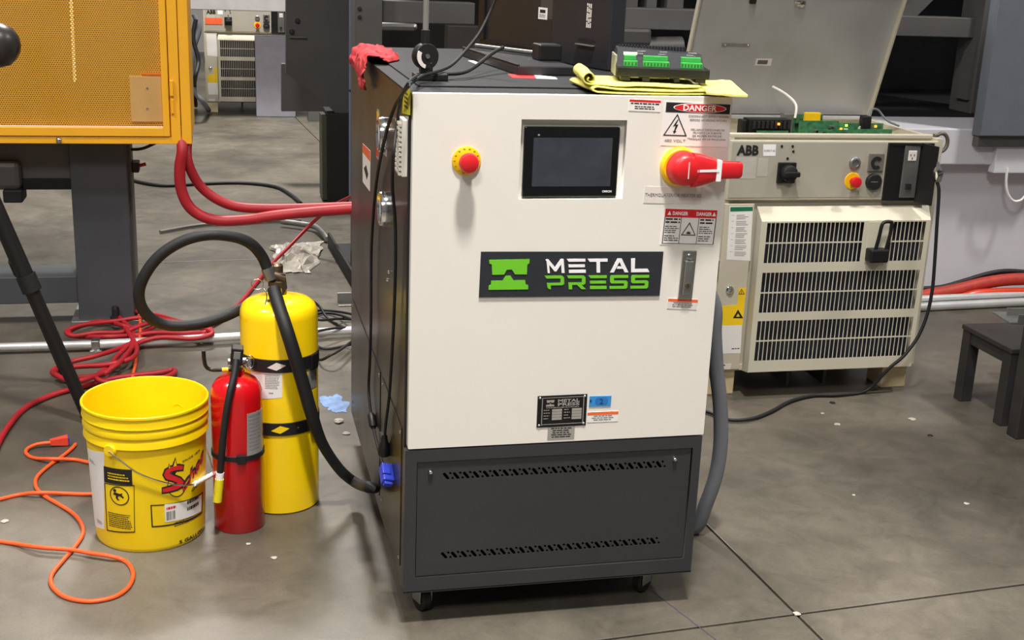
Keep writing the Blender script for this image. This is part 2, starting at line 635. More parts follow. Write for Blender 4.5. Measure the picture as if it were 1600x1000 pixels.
# touch screen sunk into the door recess
hx0, hx1, hz0, hz1 = .2365, .4455, .9995, 1.1495
hmi = obj('touch_screen', MB().box(hx0, hx1, .005, rd + .001, hz0, hz1, .003), 'glossblack', cab)
HF = Frame((0, .005, 0), (1, 0, 0), (0, 0, 1), (0, -1, 0))
def hp(u, v):
    return fp(u, v, .005)
s0, s1 = hp(834, 215), hp(953, 291)
obj('display', rect(HF, s0[0], s1[0], s1[1], s0[1], 0.0, .0005), 'screen', hmi)
x, z = hp(842, 211)
obj('status_light', rect(HF, x - .002, x + .002, z - .0015, z + .0015, 0, .0006), 'silverlab', hmi)
x, z = hp(948, 299)
obj('lettering', text(HF, 'OMRON', x, z, .021, .0048, .0004, bold=.02), 'whiteink', hmi)
# emergency stop
ex, ez = .113, 1.0785
es = obj('emergency_stop', MB().lathe([(.0, .004), (.0285, .004), (.0305, .0025), (.0308, 0)], FR.p(ex, ez), FR.n, 40), 'yellow', cab, 40)
q = MB().lathe([(.0125, 0), (.0125, .018)], FR.p(ex, ez, .003), FR.n, 24)
obj('button_stem', q, 'black', es, 40)
q = MB().lathe([(.010, .018), (.018, .018), (.0205, .022), (.021, .029), (.0185, .035), (.012, .0375), (.0, .038)], FR.p(ex, ez, .003), FR.n, 32)
obj('push_button', q, 'red', es, 45)
mb = MB()
for k in range(14):
    a = 2 * PI * k / 14
    c = Vector((ex + .0255 * math.cos(a), ez + .0255 * math.sin(a)))
    mb.face([FR.p(c.x + dx, c.y + dz, .0044) for dx, dz in ((-.002, -.001), (.002, -.001), (.002, .001), (-.002, .001))])
obj('ring_print', mb, mat('ring_print_brown', (150, 112, 20), .5), es)
# main disconnect switch with its red lever
sx, sz = .5805, 1.067
sw = obj('disconnect_switch', MB().lathe([(0, .014), (.038, .014), (.0415, .011), (.043, 0)], FR.p(sx, sz), FR.n, 44), 'yellow', cab, 40)
mb = MB()
mb.lathe([(.0, .052), (.024, .052), (.032, .046), (.036, .034), (.0375, .014)], FR.p(sx + .004, sz - .001), FR.n, 40)
# tapered lever reaching right
sec = [(.016, .0372, .016, .0515), (.03, .0355, .016, .0508), (.045, .0315, .017, .049), (.062, .0262, .019, .047), (.073, .0222, .02, .045), (.080, .0200, .021, .0445), (.122, .0185, .022, .0425), (.127, .0175, .022, .042), (.130, .0145, .0235, .040)]
rings = []
for s, hh, w0, w1 in sec:
    ring = []
    for k in range(16):
        a = 2 * PI * k / 16
        e = .6
        ca, sa = math.cos(a), math.sin(a)
        uu = math.copysign(abs(ca) ** e, ca) * hh
        ww = (w0 + w1) / 2 + math.copysign(abs(sa) ** e, sa) * (w1 - w0) / 2
        ring.append(mb.bm.verts.new(FR.p(sx + .002 + s, sz - .002 + uu, ww)))
    rings.append(ring)
for A, B in zip(rings, rings[1:]):
    for k in range(16):
        mb.bm.faces.new([A[k], A[(k + 1) % 16], B[(k + 1) % 16], B[k]])
mb.bm.faces.new(rings[0][::-1])
mb.bm.faces.new(rings[-1])
obj('switch_handle', mb, 'red', sw, 50)
mb = MB()
mb.hexa([FR.p(sx + a_, sz - .001 + b_, w_) for a_, b_, w_ in ((.024, -.0030, .0500), (.076, -.0030, .0446), (.076, .0022, .0446), (.024, .0022, .0500), (.024, -.0030, .0522), (.076, -.0030, .0466), (.076, .0022, .0466), (.024, .0022, .0522))])
mb.box(.070, .081, -.0228, .0220, .0250, .0458, .0, FR.mat(sx, sz - .002, 0))
obj('handle_mark', mb, 'whiteink', sw)
mb = MB()
mb.box(-.0012, .0012, -.018, .018, .0518, .0525, 0, FR.mat(sx + .004, sz, 0))
obj('handle_print', mb, 'tape', sw)

LW = .0009
def label(name, quad, m, w=LW, parent=cab, fr=FR):
    return obj(name, fpoly(fr, quad, .0, w), m, parent)
def qf(quad):
    """bilinear lookup in a quad given TL,TR,BR,BL"""
    def g(s, t):
        a = [quad[0][i] + (quad[1][i] - quad[0][i]) * s for i in (0, 1)]
        b = [quad[3][i] + (quad[2][i] - quad[3][i]) * s for i in (0, 1)]
        return tuple(a[i] + (b[i] - a[i]) * t for i in (0, 1))
    return g
def quadframe(quad, y=0.0):
    """frame (in metres) spanning a sticker: origin at its lower left, along its lower edge"""
    o = Vector((quad[3][0], y, quad[3][1]))
    u = Vector((quad[2][0] - quad[3][0], 0, quad[2][1] - quad[3][1]))
    w = u.length
    u = u.normalized()
    v = Vector((-u.z, 0, u.x))
    h = ((quad[0][0] - quad[3][0]) ** 2 + (quad[0][1] - quad[3][1]) ** 2) ** .5
    return Frame(o, u, v, (0, -1, 0)), w, h

# DANGER sign
Q = fquad((1033, 158), (1140, 158), (1136, 230), (1032, 227))
f_, w_, h_ = quadframe(Q)
dg = obj('danger_sign', rect(f_, 0, w_, 0, h_, 0, LW), 'paper', cab)
obj('header', rect(f_, .004, w_ - .003, h_ * .755, h_ - .002, LW, LW + .0003), 'ink', dg)
mb = MB().addmesh(curve_plate(ell(0, 0, w_ * .395, h_ * .108, 40), [], .0003), f_.mat(w_ * .53, h_ * .872, LW + .0004))
obj('oval_rim', mb, 'whiteink', dg)
mb = MB().addmesh(curve_plate(ell(0, 0, w_ * .38, h_ * .092, 40), [], .0003), f_.mat(w_ * .53, h_ * .872, LW + .0008))
obj('oval', mb, 'redink', dg)
obj('lettering', text(f_, 'DANGER', w_ * .53, h_ * .872, w_ * .50, h_ * .135, LW + .0012, bold=.025), 'whiteink', dg)
tri_o = [(w_ * .02, h_ * .225), (w_ * .375, h_ * .225), (w_ * .205, h_ * .73)]
cx = sum(p[0] for p in tri_o) / 3
cy = sum(p[1] for p in tri_o) / 3
tri_i = [(cx + (p[0] - cx) * .86, cy + (p[1] - cy) * .86) for p in tri_o]
mb = MB().addmesh(curve_plate(tri_o, [tri_i], .0003), f_.mat(0, 0, LW + .0002))
bolt = [(.215, .60), (.155, .44), (.195, .455), (.175, .33), (.160, .345), (.178, .275), (.215, .335), (.196, .335), (.232, .49), (.196, .475), (.228, .60)]
mb.prism([f_.p(w_ * a, h_ * b, LW + .0002) for a, b in bolt], f_.n * .0003)
obj('hazard_symbol', mb, 'ink', dg)
mb = text(f_, '480 VOLT', w_ * .205, h_ * .115, w_ * .31, h_ * .062, LW + .0002)
mb = text(f_, 'DISCONNECT SUPPLY POWER\nBEFORE WORKING WITHIN', w_ * .675, h_ * .645, w_ * .60, h_ * .135, LW + .0002, mb, spacing=1.3)
mb = text(f_, '!PELIGRO! DESCONECTE\nPRIMERO LA FUENTE\nDE PODER ANTES DE\nTRABAJAR EN LA MAQUINA', w_ * .675, h_ * .27, w_ * .58, h_ * .27, LW + .0002, mb, spacing=1.15)
obj('small_print', mb, 'greyink', dg)
# small red headed label left of it
Q = fquad((983, 155), (1033, 156), (1031, 175), (982, 173))
f_, w_, h_ = quadframe(Q)
o = obj('warning_label', rect(f_, 0, w_, 0, h_, 0, LW), 'paper', cab)
obj('header', rect(f_, 0, w_, h_ * .80, h_, LW, LW + .0003), 'redink', o)
mb = fineprint(f_, w_ * .05, w_ * .95, h_ * .5, h_ * .72, 1, LW + .0003, ragged=.0)
mb = fineprint(f_, w_ * .18, w_ * .82, h_ * .1, h_ * .45, 2, LW + .0003, mb, ragged=.05, align='C')
obj('small_print', mb, 'ink', o)
# name tape
Q = fquad((1006, 291), (1098, 293), (1095, 319), (1005, 317))
f_, w_, h_ = quadframe(Q)
o = obj('name_tape', rect(f_, 0, w_, 0, h_, 0, LW), 'tape', cab)
obj('lettering', text(f_, 'THERMOLATER/OIL HEATER #2', w_ * .5, h_ * .5, w_ * .97, h_ * .22, LW + .0002), 'greyink', o)
# red DANGER DANGER label
Q = fquad((1036, 325), (1118, 325), (1115, 384), (1031, 382))
f_, w_, h_ = quadframe(Q)
o = obj('hot_surface_label', rect(f_, 0, w_, 0, h_, 0, LW), 'paper', cab)
obj('header', rect(f_, w_ * .03, w_ * .99, h_ * .76, h_ * .985, LW, LW + .0003), 'redink', o)
mb = text(f_, 'DANGER', w_ * .31, h_ * .87, w_ * .28, h_ * .10, LW + .0006, bold=.02)
mb = text(f_, 'DANGER', w_ * .75, h_ * .87, w_ * .28, h_ * .10, LW + .0006, mb, bold=.02)
for tx in (.11, .935):
    mb.prism([f_.p(w_ * (tx - .035), h_ * .82, LW + .0005), f_.p(w_ * (tx + .035), h_ * .82, LW + .0005), f_.p(w_ * tx, h_ * .93, LW + .0005)], f_.n * .0003)
obj('lettering', mb, 'whiteink', o)
mb = MB()
for a0_, a1_, b0_, b1_ in ((.03, .045, .04, .76), (.975, .99, .04, .76), (.03, .99, .03, .045), (.335, .345, .04, .76), (.66, .67, .04, .76)):
    rect(f_, w_ * a0_, w_ * a1_, h_ * b0_, h_ * b1_, LW, LW + .0003, mb)
to = [(w_ * .365, h_ * .27), (w_ * .64, h_ * .27), (w_ * .5, h_ * .64)]
ti = [(w_ * .39, h_ * .295), (w_ * .615, h_ * .295), (w_ * .5, h_ * .59)]
mb.addmesh(curve_plate(to, [ti], .0003), f_.mat(0, 0, LW + .0001))
burst = []
for k in range(14):
    a = PI * k / 13
    rr_ = (.055 if k % 2 == 0 else .03)
    burst.append((w_ * .5 + w_ * rr_ * math.cos(a), h_ * .31 + w_ * rr_ * math.sin(a) * 1.1))
mb.prism([f_.p(a, b, LW + .0001) for a, b in burst], f_.n * .0003)
for c0_, c1_ in ((.055, .325), (.69, .96)):
    fineprint(f_, w_ * c0_, w_ * c1_, h_ * .56, h_ * .73, 2, LW + .0003, mb, .1)
    fineprint(f_, w_ * c0_, w_ * c1_, h_ * .30, h_ * .52, 4, LW + .0003, mb, .35, fill=.4)
    fineprint(f_, w_ * c0_, w_ * c1_, h_ * .08, h_ * .26, 3, LW + .0003, mb, .35, fill=.4)
obj('small_print', mb, 'ink', o)
# door latch
Q = fquad((1061, 391), (1083, 391), (1080, 467), (1058, 467))
f_, w_, h_ = quadframe(Q)
lt = obj('door_latch', rect(f_, 0, w_, 0, h_, 0, .006, bev=.002), 'steel', cab)
obj('latch_lever', rect(f_, w_ * .22, w_ * .80, h_ * .10, h_ * .80, .006, .011, bev=.002), 'galv', lt)
obj('latch_release', MB().lathe([(0, .011), (.006, .0105), (.0075, .006)], f_.p(w_ * .52, h_ * .88, 0), f_.n, 20), 'chrome', lt, 40)
obj('latch_lock', MB().lathe([(0, .0135), (.006, .0135), (.0062, .010)], f_.p(w_ * .52, h_ * .30, 0), f_.n, 20), 'brass', lt, 40)
obj('key_slot', rect(f_, w_ * .52 - .0008, w_ * .52 + .0008, h_ * .30 - .004, h_ * .30 + .004, .0135, .0138), 'ink', lt)
# label under the latch
Q = fquad((1043, 466), (1090, 466), (1088, 484), (1042, 482))
f_, w_, h_ = quadframe(Q)
o = obj('latch_label', rect(f_, 0, w_, 0, h_, 0, LW), 'tape', cab)
obj('header', rect(f_, 0, w_, h_ * .72, h_, LW, LW + .0003), 'orangeink', o)
obj('small_print', fineprint(f_, w_ * .08, w_ * .92, h_ * .1, h_ * .65, 3, LW + .0003, align='C'), 'greyink', o)

# logo plate with raised mark and lettering
Q = fquad((752, 393), (1035, 391), (1030, 461.5), (748, 464))
f_, w_, h_ = quadframe(Q)
lg = obj('logo_plate', rect(f_, 0, w_, 0, h_, 0, .003), 'plate', cab)
G = Frame(FR.o, FR.u, FR.v, FR.n)
def zc(pts):
    return [fp(680 + a / 2.778, 140 + b / 2.778) for a, b in pts]
top_ = zc([(232, 738), (408, 734), (407, 752), (398, 757), (396, 800), (345, 800), (331, 779), (309, 780), (297, 801), (246, 802), (244, 757), (234, 753)])
bot_ = zc([(230, 867), (231, 850), (240, 845), (242, 828), (291, 827), (305, 806), (325, 806), (338, 826), (388, 825), (391, 843), (402, 847), (401, 865)])
mb = MB()
fpoly(G, top_, .003, .0042, mb)
fpoly(G, bot_, .003, .0042, mb)
obj('logo_mark', mb, 'lime', lg)
# wide stencil letters, each on a 0..1 cell
LET = {
    'M': [[(0, .96), (.16, 1), (.5, .42), (.84, 1), (1, 1), (1, 0), (.84, 0), (.84, .62), (.55, .12), (.45, .12), (.18, .60), (.18, 0), (.06, 0), (.06, .84)]],
    'E': [[(-.02, 1), (1, 1), (1, .80), (.08, .80)], [(.06, .60), (.96, .60), (.96, .40), (.06, .40)], [(.06, .22), (1, .22), (1, 0), (.06, 0)]],
    'T': [[(-.06, 1), (1.04, 1), (1.04, .78), (.62, .78), (.62, 0), (.42, 0), (.42, .78), (.04, .78)]],
    'A': [[(.40, 1), (.64, 1), (1.04, 0), (.82, 0), (.72, .26), (.36, .26), (.43, .43), (.64, .43), (.52, .76), (.20, 0), (-.02, 0)]],
    'L': [[(-.02, 1), (.20, 1), (.20, .24), (.94, .24), (1.04, .04), (1.04, 0), (0, 0)]],
    'P': [[(-.06, 1), (.90, 1), (1, .88), (1, .40), (.90, .30), (.24, .30), (.24, 0), (.10, .06), (.05, .16), (.05, .48), (.80, .48), (.80, .80), (.03, .80)]],
    'R': [[(-.02, 1), (.90, 1), (1, .88), (1, .42), (.90, .32), (.78, .32), (1.02, 0), (.76, 0), (.52, .32), (.24, .32), (.24, 0), (.05, 0), (.05, .50), (.80, .50), (.80, .80), (.05, .80)]],
    'S': [[(.06, 1), (1.02, 1), (1.02, .80), (.22, .80), (.22, .60), (.92, .60), (1, .50), (1, .10), (.92, 0), (-.02, 0), (-.02, .20), (.80, .20), (.80, .40), (.08, .40), (0, .50), (0, .90)]],
}
def word(w, uv):
    mb = MB()
    g = qf(fquad(*uv))
    n = len(w)
    cell = 1 / n
    for i, ch in enumerate(w):
        for poly in LET[ch]:
            pts = [g((i + .04 + x * .84) * cell, 1 - y) for x, y in poly]
            me = curve_plate(pts, [], .0012)
            mb.addmesh(me, G.mat(0, 0, .003))
    return mb
def zuv(*pts):
    return [(680 + a / 2.778, 140 + b / 2.778) for a, b in pts]
obj('lettering', word('METAL', zuv((472, 734), (938, 730), (934, 790), (478, 795))), 'whiteink', lg)
obj('lettering', word('PRESS', zuv((474, 806), (936, 803), (932, 861), (478, 866))), 'lime', lg)

# rating plate, blue tag, small labels near the bottom of the door
Q = fquad((839, 619), (917, 617), (915, 664), (838, 668))
f_, w_, h_ = quadframe(Q)
rp = obj('rating_plate', rect(f_, 0, w_, 0, h_, 0, .0015), 'glossblack', cab)
for a, b in ((.05, .07), (.95, .07), (.05, .94), (.95, .94)):
    obj('rivet', MB().lathe([(0, .0035), (.002, .003), (.0028, .0015)], f_.p(w_ * a, h_ * b, 0), f_.n, 10), 'silverlab', rp, 50)
mb = MB()
for a0_, a1_, b0_, b1_ in ((.09, .105, .06, .94), (.925, .94, .06, .94), (.09, .94, .08, .095), (.09, .94, .925, .94)):
    rect(f_, w_ * a0_, w_ * a1_, h_ * b0_, h_ * b1_, .0015, .0018, mb)
for cx_ in (.30, .70):
    for k in range(4):
        rect(f_, w_ * cx_, w_ * (cx_ + .20), h_ * (.22 + k * .09), h_ * (.30 + k * .09), .0015, .0018, mb)
for cx_ in (.13, .54):
    for k in range(4):
        fineprint(f_, w_ * cx_, w_ * (cx_ + .13), h_ * (.235 + k * .09), h_ * (.285 + k * .09), 1, .0018, mb)
fineprint(f_, w_ * .18, w_ * .84, h_ * .585, h_ * .63, 1, .0018, mb, 0)
text(f_, 'METAL', w_ * .63, h_ * .825, w_ * .44, h_ * .10, .0016, mb, bold=.03)
text(f_, 'PRESS', w_ * .63, h_ * .71, w_ * .44, h_ * .10, .0016, mb, bold=.03)
mb.prism([f_.p(w_ * a, h_ * b, .0015) for a, b in ((.18, .86), (.34, .86), (.33, .78), (.28, .78), (.26, .81), (.24, .78), (.19, .78))], f_.n * .0003)
mb.prism([f_.p(w_ * a, h_ * b, .0015) for a, b in ((.17, .66), (.34, .66), (.33, .72), (.28, .72), (.26, .76), (.24, .72), (.18, .72))], f_.n * .0003)
obj('plate_print', mb, 'silverlab', rp)
Q = fquad((921, 619), (955, 617), (954, 634), (920, 635))
f_, w_, h_ = quadframe(Q)
bt = obj('blue_tag', rect(f_, 0, w_, 0, h_, 0, .0015), 'blue', cab, label='small blue tag beside the rating plate')
obj('tag_emblem', MB().addmesh(curve_plate(rrect(-w_ * .30, w_ * .30, -h_ * .36, h_ * .36, h_ * .3), [], .0004), f_.mat(w_ * .56, h_ * .52, .0015)), mat('mid_blue', (40, 118, 190), .4), bt)
mb = text(f_, '2', w_ * .55, h_ * .5, h_ * .36, h_ * .5, .002)
rect(f_, w_ * .03, w_ * .10, h_ * .40, h_ * .68, .0015, .0018, mb)
obj('tag_print', mb, mat('navy_ink', (22, 58, 110), .5), bt)
Q = fquad((918, 644), (966, 642), (965, 658), (917, 660))
f_, w_, h_ = quadframe(Q)
o = obj('caution_label', rect(f_, 0, w_, 0, h_, 0, LW), 'paper', cab)
obj('header', rect(f_, 0, w_, h_ * .70, h_, LW, LW + .0003), 'orangeink', o)
obj('small_print', fineprint(f_, w_ * .05, w_ * .95, h_ * .08, h_ * .64, 3, LW + .0003, align='C', ragged=.4), 'greyink', o)
Q = fquad((856, 668), (898, 666), (897, 685), (855, 687))
f_, w_, h_ = quadframe(Q)
o = obj('foil_label', rect(f_, 0, w_, 0, h_, 0, LW), 'silverlab', cab)
obj('small_print', fineprint(f_, w_ * .05, w_ * .95, h_ * .08, h_ * .95, 5, LW + .0003, align='C', ragged=.3), 'ink', o)

# top cover with its shallow raised field
mb = MB()
mb.box(-.006, W, .0225, DEP, H - .005, H - .001, .0015)
top = obj('top_cover', mb, 'topgrey', cab)
obj('top_plate', MB().box(.03, W - .03, .13, DEP - .03, H - .001, H + .003, .0015), 'topgrey', top)
TOPZ = H + .003
# stickers on the top plate
q = [floor_at(793, 116, TOPZ), floor_at(834, 117, TOPZ), floor_at(838, 123, TOPZ), floor_at(801, 122, TOPZ)]
o = obj('top_sticker', MB().prism(q, (0, 0, .0008)), 'redink', cab, label='red and white sticker on the cabinet top')
q2 = [floor_at(834, 117, TOPZ), floor_at(868, 121, TOPZ), floor_at(871, 124, TOPZ), floor_at(838, 123, TOPZ)]
obj('sticker_field', MB().prism(q2, (0, 0, .0008)), 'paper', o)
q = [floor_at(731, 95, TOPZ), floor_at(740, 95, TOPZ), floor_at(752, 100, TOPZ), floor_at(745, 101, TOPZ)]
obj('corner_sticker', MB().prism(q, (0, 0, .0008)), 'paper', cab)

# left side of the cabinet
SF = Frame((-.006, 0, 0), (0, -1, 0), (0, 0, 1), (-1, 0, 0))
def sp(u, v, x=-.006):
    q = at(u, v, 0, x)
    return (-q.y, q.z)
def squad(*uv):
    return [sp(*q) for q in uv]
Q = squad((631, 137), (642, 140), (641, 180), (629, 177))
o = obj('side_label', fpoly(SF, Q, 0, .0008), mat('yellow_green_label', (214, 206, 40), .5), cab, label='narrow yellow label on the side of the cabinet')
cxs = sum(q[0] for q in Q) / 4
czs = sum(q[1] for q in Q) / 4
obj('small_print', fineprint(SF, cxs - .03, cxs + .03, czs - .018, czs + .018, 4, .0011), 'ink', o)
# ivory louvred terminal cover
o = obj('terminal_cover', rect(SF, -.088, -.026, 1.040, 1.158, 0, .012, bev=.0015), 'white2', cab, label='ivory ribbed cover on the side of the cabinet')
for k in range(11):
    z0 = 1.042 + k * .0102
    obj('rib', fpoly(SF, [(-.090, z0 + .003), (-.032, z0), (-.032, z0 + .0055), (-.090, z0 + .0085)], .012, .018), 'white2', o)
# two chrome gauges
for y_, z_ in ((.395, 1.075), (.362, .905)):
    g_ = obj('pressure_gauge', MB().lathe([(0, .012), (.030, .012), (.036, .018), (.041, .016), (.043, .008), (.043, 0)], SF.p(-y_, z_), SF.n, 32), 'chrome', cab, 40)
    obj('gauge_face', MB().lathe([(0, .0128), (.030, .0126)], SF.p(-y_, z_), SF.n, 32), 'paper', g_)
Q = squad((567, 224), (579, 236), (578, 299), (567, 284))
o = obj('side_label', fpoly(SF, Q, 0, .0008), 'paper', cab)
g = qf(Q)
obj('header', fpoly(SF, [g(0, 0), g(1, 0), g(1, .26), g(0, .22)], .0008, .0012), 'orangeink', o)
obj('picture', fpoly(SF, [g(.2, .6), g(.5, .45), g(.8, .62), g(.6, .8)], .0008, .0012), 'ink', o)
Q = squad((596, 190), (605, 198), (604, 245), (596, 237))
obj('side_label', fpoly(SF, Q, 0, .0008), 'paper', cab)
# level strip: yellow, green and red bands
g = qf(squad((589.5, 170), (593, 173), (592, 250), (588.5, 246)))
ls = obj('level_strip', fpoly(SF, [g(0, 0), g(1, 0), g(1, 1), g(0, 1)], 0, .001), 'silverlab', cab)
for t0, t1, mm in ((.05, .42, 'yellow'), (.42, .62, 'greenink'), (.62, .95, 'redink')):
    obj('band', fpoly(SF, [g(0, t0), g(1, t0), g(1, t1), g(0, t1)], .001, .0014), mm, ls)
# lower side access panels and rivets
for (y0, y1, z0, z1) in ((.05, .40, .13, .47), (.44, 1.12, .13, .47)):
    p_ = obj('side_panel', rect(SF, -y1, -y0, z0, z1, 0, .002, bev=.0008), 'side', cab)
    for yy in (y0 + .015, y1 - .015):
        for zz in (z0 + .015, z1 - .015):
            obj('screw', MB().lathe([(0, .005), (.004, .004), (.005, .002)], SF.p(-yy, zz), SF.n, 10), 'steel', p_, 50)
for u, v in ((608, 425), (606, 437)):
    a, b = sp(u, v)
    obj('rivet', MB().lathe([(0, .004), (.004, .003), (.005, 0)], SF.p(a, b), SF.n, 10), 'chrome', cab, 50)
# socket that takes the hanging plug
a, b = sp(601, 690)
obj('side_socket', rect(SF, a - .02, a + .02, b - .035, b + .02, 0, .012, bev=.002), 'black', cab)

# casters
def caster(x, y, rz):
    m = Matrix.Translation((x, y, 0)) @ Matrix.Rotation(rz, 4, 'Z')
    t = MB()
    t.box(-.034, .034, -.03, .03, ZB - .006, ZB + .0005, .001, m)
    t.box(-.017, -.0135, -.005, .032, .026, ZB - .006, .001, m)
    t.box(.0135, .017, -.005, .032, .026, ZB - .006, .001, m)
    t.box(-.017, .017, -.005, .030, ZB - .012, ZB - .005, .001, m)
    f = obj('caster', t, 'galv', cab)
    w = MB()
    c = m @ Vector((-.0125, .016, .031))
    ax = (m.to_3x3() @ Vector((1, 0, 0)))
    w.lathe([(0, 0), (.026, 0), (.0305, .004), (.0305, .021), (.026, .025), (0, .025)], c, ax, 28)
    obj('wheel', w, 'rubber', f, 40)
caster(.055, .06, .35)
caster(W - .105, .07, -.9)
caster(.055, DEP - .07, .2)
caster(W - .07, DEP - .07, .6)

#@@TOPITEMS
# ================================================================== THINGS ON TOP OF THE CABINET
# red rag draped over the left edge
def rag():
    mb = MB()
    nu, nv = 46, 44
    grid = []
    for j in range(nv):
        t = j / (nv - 1)
        y = .625 + .255 * t
        env = math.sin(PI * min(1, max(0, .06 + t * .9))) ** .55
        drop = .030 + .048 * math.exp(-((t - .20) / .24) ** 2) + .022 * math.exp(-((t - .62) / .2) ** 2)
        on = .055 * env * (1 - .35 * math.exp(-((t - .05) / .15) ** 2)) + .014
        path = smoothpath([(on, 0, .0015), (on * .86, 0, .009 * env + .003), (on * .40, 0, .018 * env + .004), (-.008, 0, .017 * env + .004), (-.026, 0, .006 * env), (-.030, 0, -drop * .45), (-.024, 0, -drop)], 9)
        row = []
        for i in range(nu):
            f = i / (nu - 1) * (len(path) - 1)
            k = min(int(f), len(path) - 2)
            p = path[k].lerp(path[k + 1], f - k)
            q = Vector((p.x, y, p.z))
            edge = min(1, i / 5)
            d = Vector((pnoise(q * 34), pnoise(q * 34 + Vector((9, 0, 0))), pnoise(q * 34 + Vector((0, 9, 0))))) * .012
            d += Vector((pnoise(q * 78), pnoise(q * 78 + Vector((9, 0, 0))), pnoise(q * 78 + Vector((0, 9, 0))))) * .006
            r = 1 - abs(pnoise(q * 26 + Vector((3, 3, 3)))) * 2
            q = q + d * edge + Vector((-.004, 0, .005)) * r * edge
            if q.x > -.012:
                q.z = max(q.z, .0015)
            elif q.z < 0:
                q.x = min(q.x, -.0125)
            row.append(mb.bm.verts.new((q.x, q.y, q.z + TOPZ)))
        grid.append(row)
    for j in range(nv - 1):
        for i in range(nu - 1):
            mb.bm.faces.new([grid[j][i], grid[j][i + 1], grid[j + 1][i + 1], grid[j + 1][i]])
    return mb
o = obj('red_rag', rag(), 'ragred', None, 70)
md = o.modifiers.new('thick', 'SOLIDIFY')
md.thickness = .003
md.offset = 1
tag(o, 'crumpled red cotton rag draped over the top left edge of the cabinet', 'rag')

# articulated stand with a round joint
bx, by = .064, .235
st = thing('instrument_stand', (bx, by, TOPZ), 'black base and round clamp joint carrying an upright grey tube on the cabinet top', 'stand')
obj('base', MB().box(bx - .030, bx + .045, by - .022, by + .022, TOPZ, TOPZ + .016, .003), 'black', st)
j = Vector((.060, by, TOPZ + .052))
obj('joint', MB().lathe([(0, -.013), (.026, -.013), (.0285, -.009), (.0285, .009), (.026, .013), (0, .013)], j, (0.25, -1, .05), 36), 'black', st, 40)
n_ = Vector((0.25, -1, .05)).normalized()
obj('joint_screw', MB().lathe([(0, .016), (.005, .0155), (.0055, .012)], j, n_, 16), 'steel', st, 40)
# white crescent on the disc
cr = []
for k in range(9):
    a = math.radians(150 + k * 13)
    cr.append((.026 * math.cos(a), .026 * math.sin(a)))
for k in range(9):
    a = math.radians(254 - k * 13)
    cr.append((.016 * math.cos(a) - .001, .018 * math.sin(a)))
JF = Frame(j, Vector((0, 0, 1)).cross(n_).normalized() * 1, (0, 0, 1), n_)
obj('joint_lever', MB().addmesh(curve_plate(cr, [], .004), JF.mat(.001, -.001, .012)), 'tape', st)
obj('neck', MB().box(j.x - .012, j.x + .016, by - .012, by + .012, TOPZ + .014, TOPZ + .040, .003), 'black', st)
obj('collar', MB().cyl(j + Vector((0, 0, .024)), j + Vector((0, 0, .056)), .0095, 16), 'black', st, 40)
obj('tube', MB().cyl(j + Vector((0, 0, .054)), j + Vector((.002, 0, .50)), .0066, 16), 'greycable', st, 40)

# cables from the stand
def cable(name, pts, r, m, label, cat='cable', k=8, seg=8, group=None):
    o = obj(name, MB().tube(smoothpath(pts, k), r, seg), m, None, 60)
    return tag(o, label, cat, group)
pA = [at(776, -6, 1, .42), at(765, 20, 1, .42), at(748, 53, 1, .40), at(725, 82, 1, .36), at(705, 102, 1, .30), at(683, 112, 1, .215), at(662, 118, 1, .16), at(645, 128, 1, .06)]
pA = [Vector(p) for p in pA]
hang1 = [at(640, 133, 0, -.016), at(620, 160, 0, -.022), at(607, 195, 0, -.026), at(596, 240, 0, -.022), at(588, 285, 0, -.018), at(583, 340, 0, -.018), at(580, 400, 0, -.018), at(579.5, 500, 0, -.018), at(578, 560, 0, -.018), at(576, 608, 0, -.018), at(580, 650, 0, -.018), at(586, 680, 0, -.018), at(594, 712, 0, -.018), at(601, 735, 0, -.022)]
cord = thing('hanging_cable', hang1[-1], 'black cable looping over the cabinet top and down its side to a blue plug', 'cable')
obj('jacket', MB().tube(smoothpath(pA + hang1, 8),   .0037, 8), 'rubber', cord, 60)
a_ = hang1[10]
b_ = hang1[11]
obj('inline_connector', MB().tube([a_ + (b_ - a_) * t for t in (-.1, .0, .5, .6)], [.007, .0105, .0105, .007], 12), 'black', cord, 50)
e = at(604, 741, 0, -.024)
m4 = Matrix.Translation(e) @ Matrix.Rotation(.5, 4, 'X') @ Matrix.Rotation(.3, 4, 'Y')
q = MB()
q.box(-.014, .014, -.025, .025, -.012, .012, .003, m4)
bp = obj('plug', q, 'deepblue', cord, None, label='bright blue plug')
q = MB()
q.box(-.010, .010, -.033, -.025, -.006, .006, .001, m4)
q.box(-.016, .005, -.010, .010, .010, .016, .002, m4)
obj('plug_tab', q, 'deepblue', bp)

pB = [at(786, 74, 1, .50), at(768, 84, 1, .44), at(744, 103, 1, .34), at(725, 113, 1, .27), at(700, 115.5, 1, .25), at(672, 116, 1, .24)]
cable('black_cable', pB, .0045, 'rubber', 'short black cable running across the cabinet top from the round joint towards the black case')
h2 = [at(652, 118, 1, .17), at(640, 128, 0, -.012), at(628, 150, 0, -.018), at(621, 190, 0, -.022), at(615, 240, 0, -.034), at(613, 290, 0, -.030), at(617, 340, 0, -.020), at(618, 400, 0, -.018), at(616, 480, 0, -.018), at(612, 560, 0, -.018), at(608, 620, 0, -.018), at(603, 660, 0, -.018), at(600.5, 690, 0, -.020)]
pw = thing('power_cable', h2[-1], 'black power cord hanging straight down the cabinet side into the side socket', 'cable')
obj('jacket', MB().tube(smoothpath(h2, 8),   .0037, 8), 'rubber', pw, 60)
e = h2[-1]
obj('plug', MB().tube([e + Vector((0, 0, .018)), e, e - Vector((0, 0, .012)), e - Vector((0, 0, .030)), e - Vector((0, 0, .036))], [.006, .009, .015, .016, .012], 12), 'black', pw, 50)

